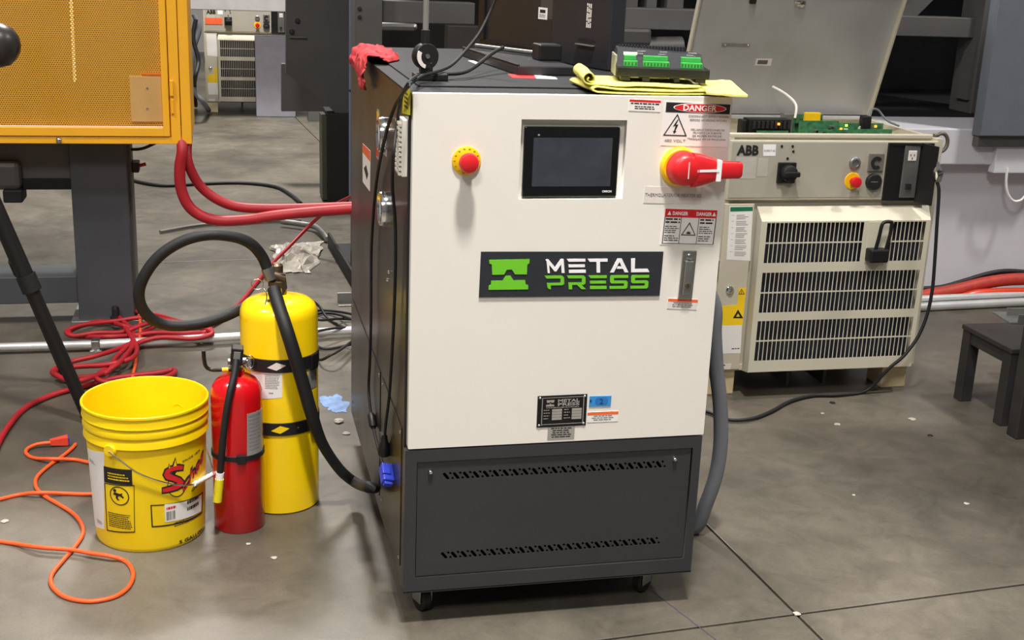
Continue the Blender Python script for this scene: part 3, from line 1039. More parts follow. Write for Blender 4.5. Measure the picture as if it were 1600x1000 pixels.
# flat black tray with a raised lip, left of the black case
A = floor_at(722, 88, TOPZ)
B = floor_at(808, 118, TOPZ)
d1 = (B - A).normalized()
d2 = Vector((0, 0, 1)).cross(d1)
if d2.x < 0:
    d2 = -d2
Lr = (B - A).length
T4 = Matrix((d1, d2, (0, 0, 1))).transposed().to_4x4()
T4.translation = A
tr = thing('black_tray', A, 'flat black box lying on the cabinet top between the round joint and the black case', 'tray')
obj('shell', MB().box(0, Lr, 0, .15, 0, .022, .003, T4), 'pc', tr)
obj('lip', MB().box(.0, Lr, .0, .006, .022, .026, .001, T4), 'black', tr)
rA = A + Vector((-.01, .04, .03))
obj('rod', MB().cyl(T4 @ Vector((.03, .03, .031)), T4 @ Vector((Lr * .62, .17, .031)), .006, 12), 'galv', tr, 40)
obj('knob', MB().box(Lr * .60, Lr * .72, .10, .16, .022, .062, .004, T4), 'black', tr)

# big black case standing on the cabinet top
A = floor_at(742, 76, TOPZ)
B = floor_at(950, 112, TOPZ)
d1 = (B - A)
d1.z = 0
Lc = d1.length
d1.normalize()
d2 = Vector((-d1.y, d1.x, 0))
T4 = Matrix((d1, d2, (0, 0, 1))).transposed().to_4x4()
T4.translation = A
CF = Frame(A, d1, (0, 0, 1), -d2)
pc = thing('black_equipment_case', A + d1 * (Lc / 2), 'large black equipment case with a white label standing on the back of the cabinet top', 'case')
def onface(u, v):
    """hit of a sight line with the case front"""
    d = RM @ Vector(((u - 800) / FPX, -(v - 500) / FPX, -1.0))
    t = (A - CAM).dot(d2) / d.dot(d2)
    q = CAM + d * t - A
    return q.dot(d1), q.z
xs_ = onface(862, 40)[0]
obj('main_shell', MB().box(0.0, xs_ - .003, .012, .050, 0.001, .46, .004, T4), 'pc', pc)
obj('end_module', MB().box(xs_, Lc, .0, .045, 0.001, .46, .004, T4), mat('black_blue_case', (38, 39, 44), .38, var=.1), pc)
a, b = onface(836, 11)
c, d = onface(849, 31)
lb = obj('case_label', rect(CF, a, c, d, b, -.012, -.0112), 'paper', pc, label='white label with a dark bar')
obj('label_bar', rect(CF, a + (c - a) * .2, a + (c - a) * .8, d + (b - d) * .55, d + (b - d) * .82, -.0112, -.0108), 'ink', lb)
obj('label_print', fineprint(CF, a + (c - a) * .15, a + (c - a) * .85, d + (b - d) * .1, d + (b - d) * .4, 2, -.0108), 'greyink', lb)
a, b = onface(849, -2)
c, d = onface(857, 30)
obj('label_holder', rect(CF, a - .03, c, d, b + .04, -.0135, -.0119), mat('smoky_strip', (70, 68, 68), .4), pc)
a, b = onface(918, 2)
c, d = onface(924, 44)
obj('vertical_print', fineprint(Frame(CF.p(a, d), (0, 0, 1), -d1, -d2), 0, b - d, -(c - a), 0, 3, .0004, ragged=.1, fill=.72), 'tape', pc)
a, b = onface(903, 57)
c, d = onface(930, 70)
hd = obj('recess', MB().addmesh(curve_plate(ell(0, 0, (c - a) / 2, (b - d) / 2.4, 20), [], .001), CF.mat((a + c) / 2, (b + d) / 2, 0)), 'inside', pc)
obj('recess_lip', rect(CF, a, c, d - .006, d - .002, 0, .01, bev=.0015), 'galv', hd)
obj('side_rail', MB().box(xs_ * .02, xs_ * .10, .004, .012, .03, .46, .001, T4), 'black', pc)
obj('vent_edge', MB().box(.05, xs_ - .02, .004, .012, .01, .03, .002, T4), 'black', pc)
obj('foot', MB().box(.08, .11, -.008, .03, .0005, .012, .002, T4), 'rubber', pc)

# folded yellow cloths
def ribbon(prof, y0, y1, z0, th=.0035, ny=10, wob=.004, skew=0.0):
    mb = MB()
    rows = []
    P = smoothpath([(p[0], 0, p[1]) for p in prof], 6)
    for j in range(ny + 1):
        t = j / ny
        y = y0 + (y1 - y0) * t
        row = []
        for i, p in enumerate(P):
            w = wob * pnoise(Vector((p.x * 14, y * 11, 2.7 + p.z * 20)))
            row.append(mb.bm.verts.new((p.x + skew * t + w, y + w * 1.4, z0 + p.z + max(-.0005, w * .8) * (1 if p.z > .006 else .3))))
        rows.append(row)
    for A_, B_ in zip(rows, rows[1:]):
        for i in range(len(P) - 1):
            mb.bm.faces.new([A_[i], A_[i + 1], B_[i + 1], B_[i]])
    return mb
def place_cloth(name, mb, lbl):
    o = obj(name, mb, 'cloth', None, 60)
    s = o.modifiers.new('thick', 'SOLIDIFY')
    s.thickness = .003
    s.offset = 0
    return tag(o, lbl, 'cloth', 'folded yellow cloths')
xl = floor_at(905, 143, H + .003).x
xr = floor_at(1152, 153, H + .003).x
# lower cloth: one fold, small roll at its left
place_cloth('yellow_cloth', ribbon([(.715, .002), (.62, .002), (.50, .002), (xl + .05, .003), (xl + .028, .004), (xl + .020, .0085), (xl + .028, .013), (xl + .045, .0125), (.50, .0085), (.66, .0075), (.690, .007)], .016, .20, TOPZ - .001),
            'lower yellow microfibre cloth folded flat on the front edge of the cabinet top')
# upper cloth: big roll at the left standing up
place_cloth('yellow_cloth', ribbon([(.630, .0135), (.55, .0145), (xl + .060, .0155), (xl + .020, .016), (xl + .006, .022), (xl + .004, .034), (xl + .014, .042), (xl + .024, .038), (xl + .026, .026), (xl + .018, .021), (xl + .012, .027), (xl + .016, .032)], .03, .22, TOPZ, wob=.006, skew=.03),
            'upper yellow microfibre cloth with a thick roll at its left end, under the black module')
# third: the flat corner reaching out to the right
o = obj('yellow_cloth', MB(), 'cloth', None)
bm = bmesh.new()
c4 = [floor_at(1104, 150, TOPZ + .006), floor_at(1168, 155, TOPZ + .003), floor_at(1140, 130, TOPZ + .006), floor_at(1090, 132, TOPZ + .006)]
rows = []
for i in range(9):
    rows.append([])
    for k in range(9):
        s, t = i / 8, k / 8
        p = c4[0].lerp(c4[1], s).lerp(c4[3].lerp(c4[2], s), t)
        rows[-1].append(bm.verts.new(p + Vector((0, 0, .006 + .002 * pnoise(p * 30)))))
for A_, B_ in zip(rows, rows[1:]):
    for k in range(8):
        bm.faces.new([A_[k], A_[k + 1], B_[k + 1], B_[k]])
bm.to_mesh(o.data)
bm.free()
s = o.modifiers.new('thick', 'SOLIDIFY')
s.thickness = .004
s.offset = 0
tag(o, 'flat corner of yellow cloth sticking out past the right of the black module', 'cloth', 'folded yellow cloths')

# controller module with green terminal blocks
mA = at(962, 137, 1, .105)
mB_ = at(1107, 143, 1, .060)
d1 = Vector((mB_.x - mA.x, mB_.y - mA.y, 0))
Lm = d1.length
d1.normalize()
d2 = Vector((-d1.y, d1.x, 0))
MZ = TOPZ + .020
T4 = Matrix((d1, d2, (0, 0, 1))).transposed().to_4x4()
T4.translation = Vector((mA.x, mA.y, MZ))
T4 = T4 @ Matrix.Diagonal((1, 1, 1.32, 1))
md_ = thing('controller_module', T4.translation, 'black plastic controller module with green terminal blocks lying on the yellow cloths', 'controller')
q = MB()
q.box(0, Lm, 0, .125, .006, .022, .002, T4)
q.box(.01, .03, .0, .12, 0, .006, 0, T4)
q.box(Lm * .28, Lm * .36, .0, .12, 0, .006, 0, T4)
q.box(Lm * .62, Lm * .68, .0, .12, 0, .006, 0, T4)
q.box(Lm - .03, Lm - .008, .0, .12, 0, .006, 0, T4)
obj('base', q, 'black', md_)
q = MB()
lo = [(-.002, .006, .022), (Lm - .012, .006, .022), (Lm - .012, .118, .022), (-.002, .118, .022)]
hi = [(.002, .034, .048), (Lm - .016, .034, .044), (Lm - .018, .112, .044), (.004, .112, .050)]
q.hexa([T4 @ Vector(p) for p in lo + hi])
cov = obj('cover', q, 'module', md_)
q = MB()
q.box(-.004, .001, .012, .112, .006, .040, .002, T4)
obj('end_cheek', q, mat('clear_grey_plastic', (150, 150, 140), .4), md_)
q = MB()
for k in range(22):
    x = .010 + k * (Lm - .05) / 22
    q.box(x, x + .003, .095, .113, .046, .052, 0, T4)
obj('cooling_ribs', q, 'module', md_)
for x0, x1 in ((.016, .049), (.062, .125), (.152, .204)):
    x0, x1 = x0 * Lm / .222, x1 * Lm / .222
    tb = obj('terminal_block', MB().box(x0, x1, .004, .022, .022, .032, .001, T4), 'green', md_)
    obj('terminal_row', MB().box(x0 + .001, x1 - .003, .014, .030, .032, .040, .001, T4), 'green', tb)
    q = MB()
    n = max(3, int((x1 - x0) / .0065))
    for k in range(n):
        xx = x0 + (k + .5) * (x1 - x0) / n
        q.box(xx - .0014, xx + .0014, .0034, .0042, .0245, .0295, 0, T4)
    obj('screw_openings', q, mat('dark_green', (24, 84, 36), .5), tb)
obj('module_label', MB().box(.016 * Lm / .222, .049 * Lm / .222, .024, .034, .040, .0445, 0, T4), 'paper', md_)
q = MB()
TL = T4 @ Matrix.Rotation(0, 4, 'X')
MF = Frame(T4.translation + Vector((0, 0, .0)), d1, (d2 * .73 + Vector((0, 0, .68))).normalized(), (d2 * -.68 + Vector((0, 0, .73))).normalized())
for x in (.055, .110, .178):
    x *= Lm / .222
    p0 = T4 @ Vector((x, .026, .0425))
    f2 = Frame(p0, MF.u, MF.v, MF.n)
    q = MB()
    fineprint(f2, -.010, .010, -.003, .001, 2, .0012, q)
    fineprint(f2, -.006, .014, .004, .008, 2, .0012, q)
    obj('cover_print', q, 'greyink', md_)
#@@EXT
# ================================================================== PAIL AND EXTINGUISHERS
class Round:
    """surface of a body of revolution, for wrapping labels: rfun(z) gives the radius"""
    def __init__(s, cx, cy, rfun):
        s.c = Vector((cx, cy, 0))
        s.r = rfun
    def hit(s, u, v):
        """(arc position, height) of a sight line on the near side"""
        d = RM @ Vector(((u - 800) / FPX, -(v - 500) / FPX, -1.0))
        z = .2
        for _ in range(12):
            r = s.r(z)
            ox, oy = CAM.x - s.c.x, CAM.y - s.c.y
            A = d.x ** 2 + d.y ** 2
            B = ox * d.x + oy * d.y
            Cc = ox * ox + oy * oy - r * r
            disc = max(0, B * B - A * Cc)
            t = (-B - math.sqrt(disc)) / A
            z = CAM.z + d.z * t
        p = CAM + d * t
        return math.atan2(p.x - s.c.x, -(p.y - s.c.y)), z
    def pt(s, phi, z, w=0.0):
        r = s.r(z) + w
        return Vector((s.c.x + r * math.sin(phi), s.c.y - r * math.cos(phi), z))
    def wrap(s, loops, w0, w1, step=.05, mb=None):
        """loops: outer loop then holes in (phi, z); cut into strips and bent round the body"""
        mb = mb or MB()
        # curve_plate works in metres: scale phi by a mean radius
        k = .14
        me = curve_plate([(a * k, b) for a, b in loops[0]], [[(a * k, b) for a, b in h] for h in loops[1:]], 1.0)
        s.bend(me, k, w0, w1, step, mb)
        return mb
    def bend(s, me, k, w0, w1, step, mb):
        bm = bmesh.new()
        bm.from_mesh(me)
        D.meshes.remove(me)
        xs = [v.co.x / k for v in bm.verts]
        a = math.floor(min(xs) / step) * step
        while a < max(xs):
            bmesh.ops.bisect_plane(bm, geom=bm.verts[:] + bm.edges[:] + bm.faces[:], plane_co=(a * k, 0, 0), plane_no=(1, 0, 0))
            a += step
        zmin = min(v.co.z for v in bm.verts)
        zmax = max(v.co.z for v in bm.verts)
        for v in bm.verts:
            w = w0 + (w1 - w0) * (v.co.z - zmin) / (zmax - zmin)
            v.co = s.pt(v.co.x / k, v.co.y, w)
        m2 = D.meshes.new('tmp')
        bm.to_mesh(m2)
        bm.free()
        mb.addmesh(m2)
    def text(s, body, phi, z, dphi, h, w0, w1, mb=None, slope=0.0, **kw):
        mb = mb or MB()
        k = .14
        me = text_mesh(body, dphi * k, h, t=1.0, **kw)
        for v in me.vertices:
            v.co.y += z + slope * v.co.x / k
            v.co.x += phi * k
        s.bend(me, k, w0, w1, .05, mb)
        return mb
    def poly(s, px, w0, w1, mb=None, holes=()):
        return s.wrap([[s.hit(*q) for q in px]] + [[s.hit(*q) for q in h] for h in holes], w0, w1, mb=mb)
    def print_(s, uv, lines, w0, mb=None, ragged=.3, fill=.5):
        """unreadable rows of print inside a quad given as phi/z corners p0..p1"""
        mb = mb or MB()
        (a0, z0), (a1, z1) = uv
        pitch = (z1 - z0) / lines
        for i in range(lines):
            t = z1 - i * pitch
            x = a0
            end = a0 + (a1 - a0) * (1 - random.random() * ragged)
            while x < end - .004:
                wl = min(end - x, random.uniform(.012, .05))
                mb.face([s.pt(x, t - pitch * fill, w0), s.pt(x + wl, t - pitch * fill, w0), s.pt(x + wl, t, w0), s.pt(x, t, w0)])
                x += wl + .008
        return mb

# ---- yellow five gallon pail
PX, PY = -.590, .597
def pail_r(z):
    return .1385 + (.1495 - .1385) * min(1, z / .285)
PR = Round(PX, PY, pail_r)
pail = thing('plastic_pail', (PX, PY, 0), 'open yellow plastic pail with a wire bail and black printed warnings standing on the floor', 'bucket')
prof = [(0, .004), (.126, .004), (.1345, .0), (.1375, .004), (.1385, .012), (.1495, .284), (.1545, .2845), (.1560, .287), (.1535, .306), (.1525, .309), (.1525, .3125), (.1560, .3135), (.1568, .316), (.1545, .331), (.1535, .333), (.1535, .3365), (.1565, .337),
        (.1575, .340), (.1560, .3445), (.1560, .364), (.1585, .366), (.1585, .371), (.1565, .3735), (.1535, .372), (.1520, .366), (.1485, .28), (.1365, .010), (0, .010)]
obj('shell', MB().lathe(prof, (PX, PY, 0), seg=72), 'bucket', pail, 35)
# bail ears
phl, zl = PR.hit(174, 694)
ears = []
for ph in (phl, phl + PI):
    p = PR.pt(ph, .283, .004)
    n_ = Vector((math.sin(ph), -math.cos(ph), 0))
    q = MB().lathe([(0, .008), (.014, .008), (.016, .005), (.017, -.006)], p, n_, 24)
    obj('bail_ear', q, 'bucket', pail, 40)
    ears.append(p + n_ * .009)
# wire bail hanging down in front
gripA = PR.pt(*PR.hit(296, 754), .016)
gripB = PR.pt(*PR.hit(323, 741), .020)
ph_mid = PR.hit(240, 742)
pts = [ears[0] - Vector((0, 0, .0)), PR.pt(*PR.hit(190, 716), .010), PR.pt(*PR.hit(215, 735), .011), PR.pt(*PR.hit(245, 748), .011), PR.pt(*PR.hit(272, 755), .012), gripA, gripB]
pe, ze = PR.hit(323, 741)
for k in range(1, 6):
    t = k / 6
    pts.append(PR.pt(pe + (phl + PI - pe) * t, ze + (.283 - ze) * t ** 1.4, .018))
pts.append(ears[1])
bail = obj('bail', MB().tube(smoothpath(pts, 6), .0019, 8), 'steel', pail, 60, label='thin steel wire bail with a white grip')
gp = smoothpath([gripA.lerp(gripB, t) for t in (0, .2, .4, .6, .8, 1)], 4)
obj('bail_grip', MB().tube(gp, [.0068 if (i // 2) % 2 else .0058 for i in range(len(gp))], 12), 'whiteink', bail, 50)
# printing on the pail
e0 = .0004
lab = obj('side_label', PR.poly([(137, 700), (163, 707), (163.5, 827), (146, 820)], 0, e0), 'paper', pail, label='white paper label at the left')
o = MB()
a0 = PR.hit(140, 715)
a1 = PR.hit(150, 728)
PR.print_(((a0[0], a1[1]), (a1[0], a0[1])), 3, .0008, o)
obj('label_print', o, 'greyink', lab)
o = MB()
a0 = PR.hit(152, 810)
a1 = PR.hit(161, 822)
PR.print_(((a0[0], a1[1]), (a1[0], a0[1])), 3, .0008, o)
obj('label_print', o, 'greyink', lab)
q = PR.poly([(162, 728), (206, 734), (207, 758), (163, 753)], 0, e0)
o = obj('warning_print', q, 'ink', pail)
mb = MB()
a0 = PR.hit(168, 735)
a1 = PR.hit(203, 755)
PR.print_(((a0[0], a1[1]), (a1[0], a0[1] - .004)), 3, .0009, mb, .2)
obj('reversed_print', mb, 'bucket', o)
mb = MB()
q4 = [PR.hit(163, 754), PR.hit(210, 758), PR.hit(211, 832), PR.hit(167, 829)]
in4 = [PR.hit(164.2, 755.5), PR.hit(209, 759.5), PR.hit(209.8, 830.5), PR.hit(168, 827.5)]
PR.wrap([q4, in4], 0, e0, mb=mb)
# circle pictogram: a child tumbling into a pail
cc = PR.hit(186, 775)
k_ = .14
rr_ = .026
PR.wrap([[(cc[0] + rr_ / k_ * math.cos(a), cc[1] + rr_ * math.sin(a)) for a in (2 * PI * i / 28 for i in range(28))],
         [(cc[0] + rr_ * .90 / k_ * math.cos(a), cc[1] + rr_ * .90 * math.sin(a)) for a in (2 * PI * i / 28 for i in range(28))]], 0, e0, mb=mb)
fig = [(-.8, .1), (-.62, .42), (-.25, .36), (.1, .28), (.45, .42), (.38, .12), (.62, -.1), (.48, -.28), (.2, -.05), (-.1, -.02), (-.2, -.35), (.05, -.55), (-.25, -.6), (-.45, -.3), (-.4, .0)]
PR.wrap([[(cc[0] + rr_ * .8 / k_ * a, cc[1] + rr_ * .8 * b) for a, b in fig]], 0, e0, mb=mb)
PR.wrap([[(cc[0] + (-.42 + .17 * math.cos(a)) * rr_ / k_, cc[1] + (.52 + .17 * math.sin(a)) * rr_) for a in (2 * PI * i / 14 for i in range(14))]], 0, e0, mb=mb)
a0 = PR.hit(169, 799)
a1 = PR.hit(208, 829)
PR.print_(((a0[0], a1[1]), (a1[0], a0[1])), 8, .0005, mb, .15)
# framed box at the right and text around it
q4 = [PR.hit(235, 789), PR.hit(317, 768), PR.hit(316, 801), PR.hit(237, 824)]
in4 = [PR.hit(237, 790.5), PR.hit(316, 770.5), PR.hit(315, 799.5), PR.hit(239, 822)]
PR.wrap([q4, in4], 0, e0, mb=mb)
a0 = PR.hit(272, 812)
a1 = PR.hit(316, 824)
PR.print_(((a0[0], a0[1] - .026), (a1[0], a0[1])), 3, .0005, mb, .2, .28)
a0 = PR.hit(298, 840)
t0, t1 = PR.hit(280, 842), PR.hit(316.5, 832)
bt_ = PR.text('5 GALLON', (t0[0] + t1[0]) / 2, a0[1], t1[0] - t0[0], .010, 0, e0, bold=.02, slope=.0)
a0 = PR.hit(302, 712)
t0, t1 = PR.hit(285, 715), PR.hit(312, 704)
PR.text('SINCE 1839', (t0[0] + t1[0]) / 2, a0[1], t1[0] - t0[0], .006, 0, e0, bt_, slope=.02)
obj('black_lettering', bt_, 'ink', pail)
obj('black_print', mb, 'ink', pail)
o = obj('batch_label', PR.poly([(257, 788), (315, 773), (314, 798), (258, 816)], 0, .0007), 'paper', pail, label='white batch label with red and black print')
mb = MB()
a0 = PR.hit(292, 783)
a1 = PR.hit(310, 793)
PR.print_(((a0[0], a1[1]), (a1[0], a0[1])), 2, .0011, mb, .0)
obj('label_print', mb, 'ink', o)
mb = MB()
a0 = PR.hit(260, 800)
a1 = PR.hit(274, 810)
for i in range(9):
    x0 = a0[0] + (a1[0] - a0[0]) * i / 9
    x1 = x0 + (a1[0] - a0[0]) * random.choice((.04, .07))
    mb.face([PR.pt(x0, a1[1], .0011), PR.pt(x1, a1[1], .0011), PR.pt(x1, a0[1], .0011), PR.pt(x0, a0[1], .0011)])
obj('barcode', mb, 'ink', o)
mb = MB()
a0 = PR.hit(260, 793)
a1 = PR.hit(275, 797)
PR.print_(((a0[0], a1[1]), (a1[0], a0[1])), 1, .0011, mb, .0)
obj('label_red_print', mb, 'redink', o)
# red script emblem with black outline, flames and drop
zb = lambda pts: [(100 + a / 3.333, 580 + b / 3.333) for a, b in pts]
Sshape = [(597, 490), (620, 492), (617, 512), (585, 515), (556, 523), (549, 532), (575, 545), (606, 557), (622, 575), (616, 598), (590, 614), (548, 626), (512, 632), (514, 612), (545, 605), (580, 592), (590, 580), (565, 570), (532, 561), (520, 541), (530, 515), (560, 498)]
mb = MB()
def grow(pts, k):
    cx = sum(p[0] for p in pts) / len(pts)
    cy = sum(p[1] for p in pts) / len(pts)
    out = []
    n = len(pts)
    for i in range(n):
        p0, p1, p2 = Vector(pts[i - 1]), Vector(pts[i]), Vector(pts[(i + 1) % n])
        t = (p2 - p0).normalized()
        nn_ = Vector((t.y, -t.x))  # outward for a counter-clockwise loop
        out.append(tuple(p1 + nn_ * k))
    return out
area = sum(a[0] * b[1] - b[0] * a[1] for a, b in zip(Sshape, Sshape[1:] + Sshape[:1]))
sg = 9 if area > 0 else -9
PR.poly(zb(grow(Sshape, sg)), 0, .0003, mb)
# flame spikes and the drop below, black outlines
PR.poly(zb([(541, 512), (546, 478), (557, 505), (580, 446), (592, 500), (603, 478), (612, 500), (604, 520), (580, 505), (560, 520)]), 0, .00025, mb)
drop = [(585 + 48 * math.cos(a), 600 + 56 * math.sin(a)) for a in (2 * PI * i / 26 for i in range(26))]
dropi = [(585 + 43 * math.cos(a), 600 + 51 * math.sin(a)) for a in (2 * PI * i / 26 for i in range(26))]
PR.poly(zb(drop), 0, .0002, mb, [zb(dropi)])
c0 = PR.hit(302, 733)
t0, t1 = PR.hit(285, 740), PR.hit(317.5, 722)
TC, TD = (t0[0] + t1[0]) / 2, t1[0] - t0[0]
PR.text('chae', TC, c0[1], TD * 1.03, .036, 0, .0003, mb, bold=.045, shear=.22, slope=.10)
c0 = PR.hit(306, 759)
t0, t1 = PR.hit(299, 762), PR.hit(316, 755)
PR.text('GOLD', (t0[0] + t1[0]) / 2, c0[1], t1[0] - t0[0], .010, 0, .0003, mb, bold=.03, slope=.04)
em = obj('emblem_outline', mb, 'ink', pail)
mb = MB()
PR.poly(zb(Sshape), .0003, .0007, mb)
c0 = PR.hit(303, 736)
PR.text('chae', TC, c0[1], TD, .032, .0003, .0007, mb, bold=-.004, shear=.22, slope=.10)
obj('emblem', mb, 'redink', em)
mb = MB()
PR.poly(zb([(546, 508), (548, 488), (556, 512)]), .0003, .0006, mb)
PR.poly(zb([(567, 505), (580, 460), (588, 503)]), .0003, .0006, mb)
obj('emblem_flame', mb, 'bucket', em)

# ---- red extinguisher
RX, RY, RR = -.3615, .598, .0665
ex_ = thing('fire_extinguisher', (RX, RY, 0), 'small red fire extinguisher with a black hose standing between the pail and the yellow one', 'fire extinguisher', 'fire extinguishers')
RRd = Round(RX, RY, lambda z: RR)
obj('cylinder', MB().lathe([(0, .004), (.055, .004), (.064, 0), (RR, .004), (RR, .365), (.0655, .380), (.061, .396), (.050, .411), (.034, .420), (.022, .424), (.021, .436), (0, .436)], (RX, RY, 0), seg=48), 'redpaint', ex_, 35)
obj('strap', MB().lathe([(RR, .205), (RR + .0025, .206), (RR + .0025, .219), (RR, .220)], (RX, RY, 0), seg=48), 'rubber', ex_, 40)
ph, z = RRd.hit(377, 716)
p = RRd.pt(ph, z, .002)
obj('strap_clip', MB().box(-.012, .012, -.008, .004, -.014, .010, .002, Matrix.Translation(p) @ Matrix.Rotation(ph, 4, 'Z')), 'rubber', ex_)
o = obj('label', RRd.poly([(386, 647), (409.5, 637), (409.5, 704), (386, 713)], 0, .0006), 'silverlab', ex_)
a0 = RRd.hit(388, 650)
a1 = RRd.hit(408, 700)
obj('label_print', RRd.print_(((a0[0], a1[1]), (a1[0], a0[1])), 10, .0009), 'greyink', o)
# valve, gauge and levers
vz = .436
q = MB()
q.lathe([(.018, 0), (.018, .012), (.013, .016), (.013, .05), (0, .05)], (RX, RY, vz - .004), seg=20)
q.cyl((RX - .02, RY - .01, vz + .025), (RX + .035, RY - .004, vz + .025), .008, 14)
valve = obj('valve', q, 'galv', ex_, 40)
q = MB()
q.lathe([(0, .008), (.013, .008), (.016, .006), (.016, -.006), (0, -.006)], (RX + .037, RY - .012, vz + .018), (.3, -1, .1), 20)
obj('gauge', q, 'chrome', valve, 40)
c = at(368, 555, 1, RY - .01)
m4 = Matrix.Translation((c.x, RY - .015, c.z)) @ Matrix.Rotation(.12, 4, 'Y')
q = MB()
q.box(-.012, .018, -.022, .018, -.020, .026, .003, m4)
obj('lever_head', q, 'black', ex_)
obj('lever_plate', MB().box(-.006, .011, -.0235, -.021, -.013, .018, .001, m4), 'greycable', ex_)
hk = [at(318, 548, 1, RY - .0), at(319, 562, 1, RY), at(322, 573, 1, RY), at(331, 578, 1, RY), at(345, 578, 1, RY - .01), at(362, 577, 1, RY - .012)]
q = MB().tube(smoothpath(hk, 6), .0052, 8)
h = obj('carry_lever', q, 'black', ex_, 50)
obj('lever_mark', MB().cyl(at(347, 578, 1, RY - .012), at(357, 577.5, 1, RY - .013), .0062, 10), 'yellow', h, 40)
pin = []
for k in range(17):
    a = 2 * PI * k / 16
    pin.append(Vector((RX + .036 + .010 * math.cos(a), RY - .03, vz + .030 + .017 * math.sin(a))))
obj('pin_ring', MB().tube(pin, .0012, 6), 'steel', ex_, 60)
hs = [at(369, 562, 1, RY - .035), at(366, 585, 1, RY - .055), at(359, 615, 1, RY - .078), at(352, 655, 1, RY - .086), at(347, 700, 1, RY - .086), at(344, 738, 1, RY - .084)]
hose = obj('hose', MB().tube(smoothpath(hs, 6), .0092, 12), 'rubber', ex_, 60)
n0, n1, n2 = at(344, 738, 1, RY - .084), at(343, 748, 1, RY - .084), at(339.5, 783, 1, RY - .082)
obj('nozzle_ferrule', MB().cyl(n0, n1, .0105, 14), 'whiteink', hose, 40)
obj('nozzle', MB().cyl(n1, n2, .0115, 14), mat('bright_yellow_tip', (246, 226, 30), .45), hose, 40)

# ---- yellow extinguisher
YX, YY, YR = -.2445, .736, .1035
ey = thing('fire_extinguisher', (YX, YY, 0), 'large yellow fire extinguisher with a long looping black hose and two black straps', 'fire extinguisher', 'fire extinguishers')
YRd = Round(YX, YY, lambda z: YR)
obj('cylinder', MB().lathe([(0, .006), (.09, .006), (.099, 0), (YR, .005), (YR, .545), (.102, .558), (.096, .572), (.083, .583), (.06, .590), (.034, .594), (.03, .597), (.022, .600), (.021, .625), (0, .625)], (YX, YY, 0), seg=56), 'yelpaint', ey, 35)
for zc_, dm in ((.428, 'tape'), (.250, 'yelpaint')):
    q = MB().lathe([(YR, zc_ - .018), (YR + .003, zc_ - .017), (YR + .003, zc_ + .017), (YR, zc_ + .018)], (YX, YY, 0), seg=56)
    s_ = obj('strap', q, 'rubber', ey, 40)
    ph = -.12 if zc_ > .3 else -.05
    dd = [(ph - .23, zc_ - .003), (ph, zc_ + .0115), (ph + .23, zc_ + .003), (ph, zc_ - .0105)]
    obj('diamond', YRd.wrap([dd], .003, .0036), dm, s_)
    obj('rivet', MB().lathe([(0, .0055), (.003, .005), (.004, .003)], YRd.pt(.42, zc_, 0), (math.sin(.42), -math.cos(.42), 0), 10), 'brass', s_, 40)
    obj('buckle', MB().box(-.016, .016, -.010, .0, -.022, .02, .003, Matrix.Translation(YRd.pt(.95, zc_, .0)) @ Matrix.Rotation(.95, 4, 'Z')), 'black', s_)
o = obj('label', YRd.poly([(392, 580), (441, 580), (441, 621), (396, 622)], 0, .0006), 'paper', ey)
mb = MB()
a0 = YRd.hit(414, 585)
a1 = YRd.hit(438, 609)
YRd.print_(((a0[0], a1[1]), (a1[0], a0[1])), 9, .0009, mb, .2)
a0 = YRd.hit(420, 613)
a1 = YRd.hit(427, 618)
YRd.print_(((a0[0], a1[1]), (a1[0], a0[1])), 1, .0009, mb, 0)
obj('label_print', mb, 'greyink', o)
obj('back_label', YRd.poly([(481, 571), (494, 565), (494, 603), (482, 610)], 0, .0006), 'silverlab', ey)
# valve group
v0 = Vector((YX - .003, YY, .625))
q = MB()
q.lathe([(.024, -.004), (.024, .010), (.016, .014), (.016, .052), (.010, .058), (0, .058)], v0, seg=20)
q.cyl(v0 + Vector((-.03, -.012, .034)), v0 + Vector((.02, -.01, .02)), .012, 14)
yv = obj('valve', q, 'brass', ey, 40)
obj('lever', MB().prism([at(428, 430, 1, YY - .02), at(446, 428, 1, YY - .02), at(449, 450, 1, YY - .02), at(440, 466, 1, YY - .02), at(432, 462, 1, YY - .02), at(441, 446, 1, YY - .02)], (0, .02, 0)), mat('dark_bronze', (70, 64, 58), .4, .6), yv)
rg = []
for k in range(19):
    a = 2 * PI * k / 18
    rg.append(at(402 + 9.5 * math.cos(a), 444 + 8 * math.sin(a), 1, YY - .03))
obj('pin_ring', MB().tube(rg, .0011, 6), 'steel', ey, 60)
tie = [at(412, 450, 1, YY - .03), at(417, 462, 1, YY - .05), at(414, 476, 1, YY - .06)]
obj('pin_chain', MB().tube(smoothpath(tie, 5), .0014, 6), 'steel', ey, 60)
q = MB()
q.tube([at(420, 468, 1, YY - .045), at(417, 480, 1, YY - .05), at(418, 487, 1, YY - .05), at(426, 487, 1, YY - .055)], [.004, .006, .007, .006], 10)
obj('bleed_fitting', q, 'chrome', ey, 40)
yo = YY - .012
lp_ = [at(425, 436, 1, yo), at(418, 420, 1, yo), at(409, 400, 1, yo), at(392, 381, 1, yo - .01), at(365, 370, 1, yo - .02), at(325, 367, 1, yo - .03), at(285, 377, 1, yo - .03), at(249, 400, 1, yo - .03), at(225, 432, 1, yo - .03), at(217, 462, 1, yo - .025), at(228, 490, 1, yo - .015), at(256, 507, 1, yo), at(300, 508, 1, yo + .01), at(342, 498, 1, yo + .03), at(378, 482, 1, yo + .07), at(405, 468, 1, YY + .11), at(430, 460, 1, YY + .10), at(446, 470, 1, YY + .03)]
lh = obj('looped_hose', MB().tube(smoothpath(lp_, 8), .0148, 14), 'rubber', ey, 60)
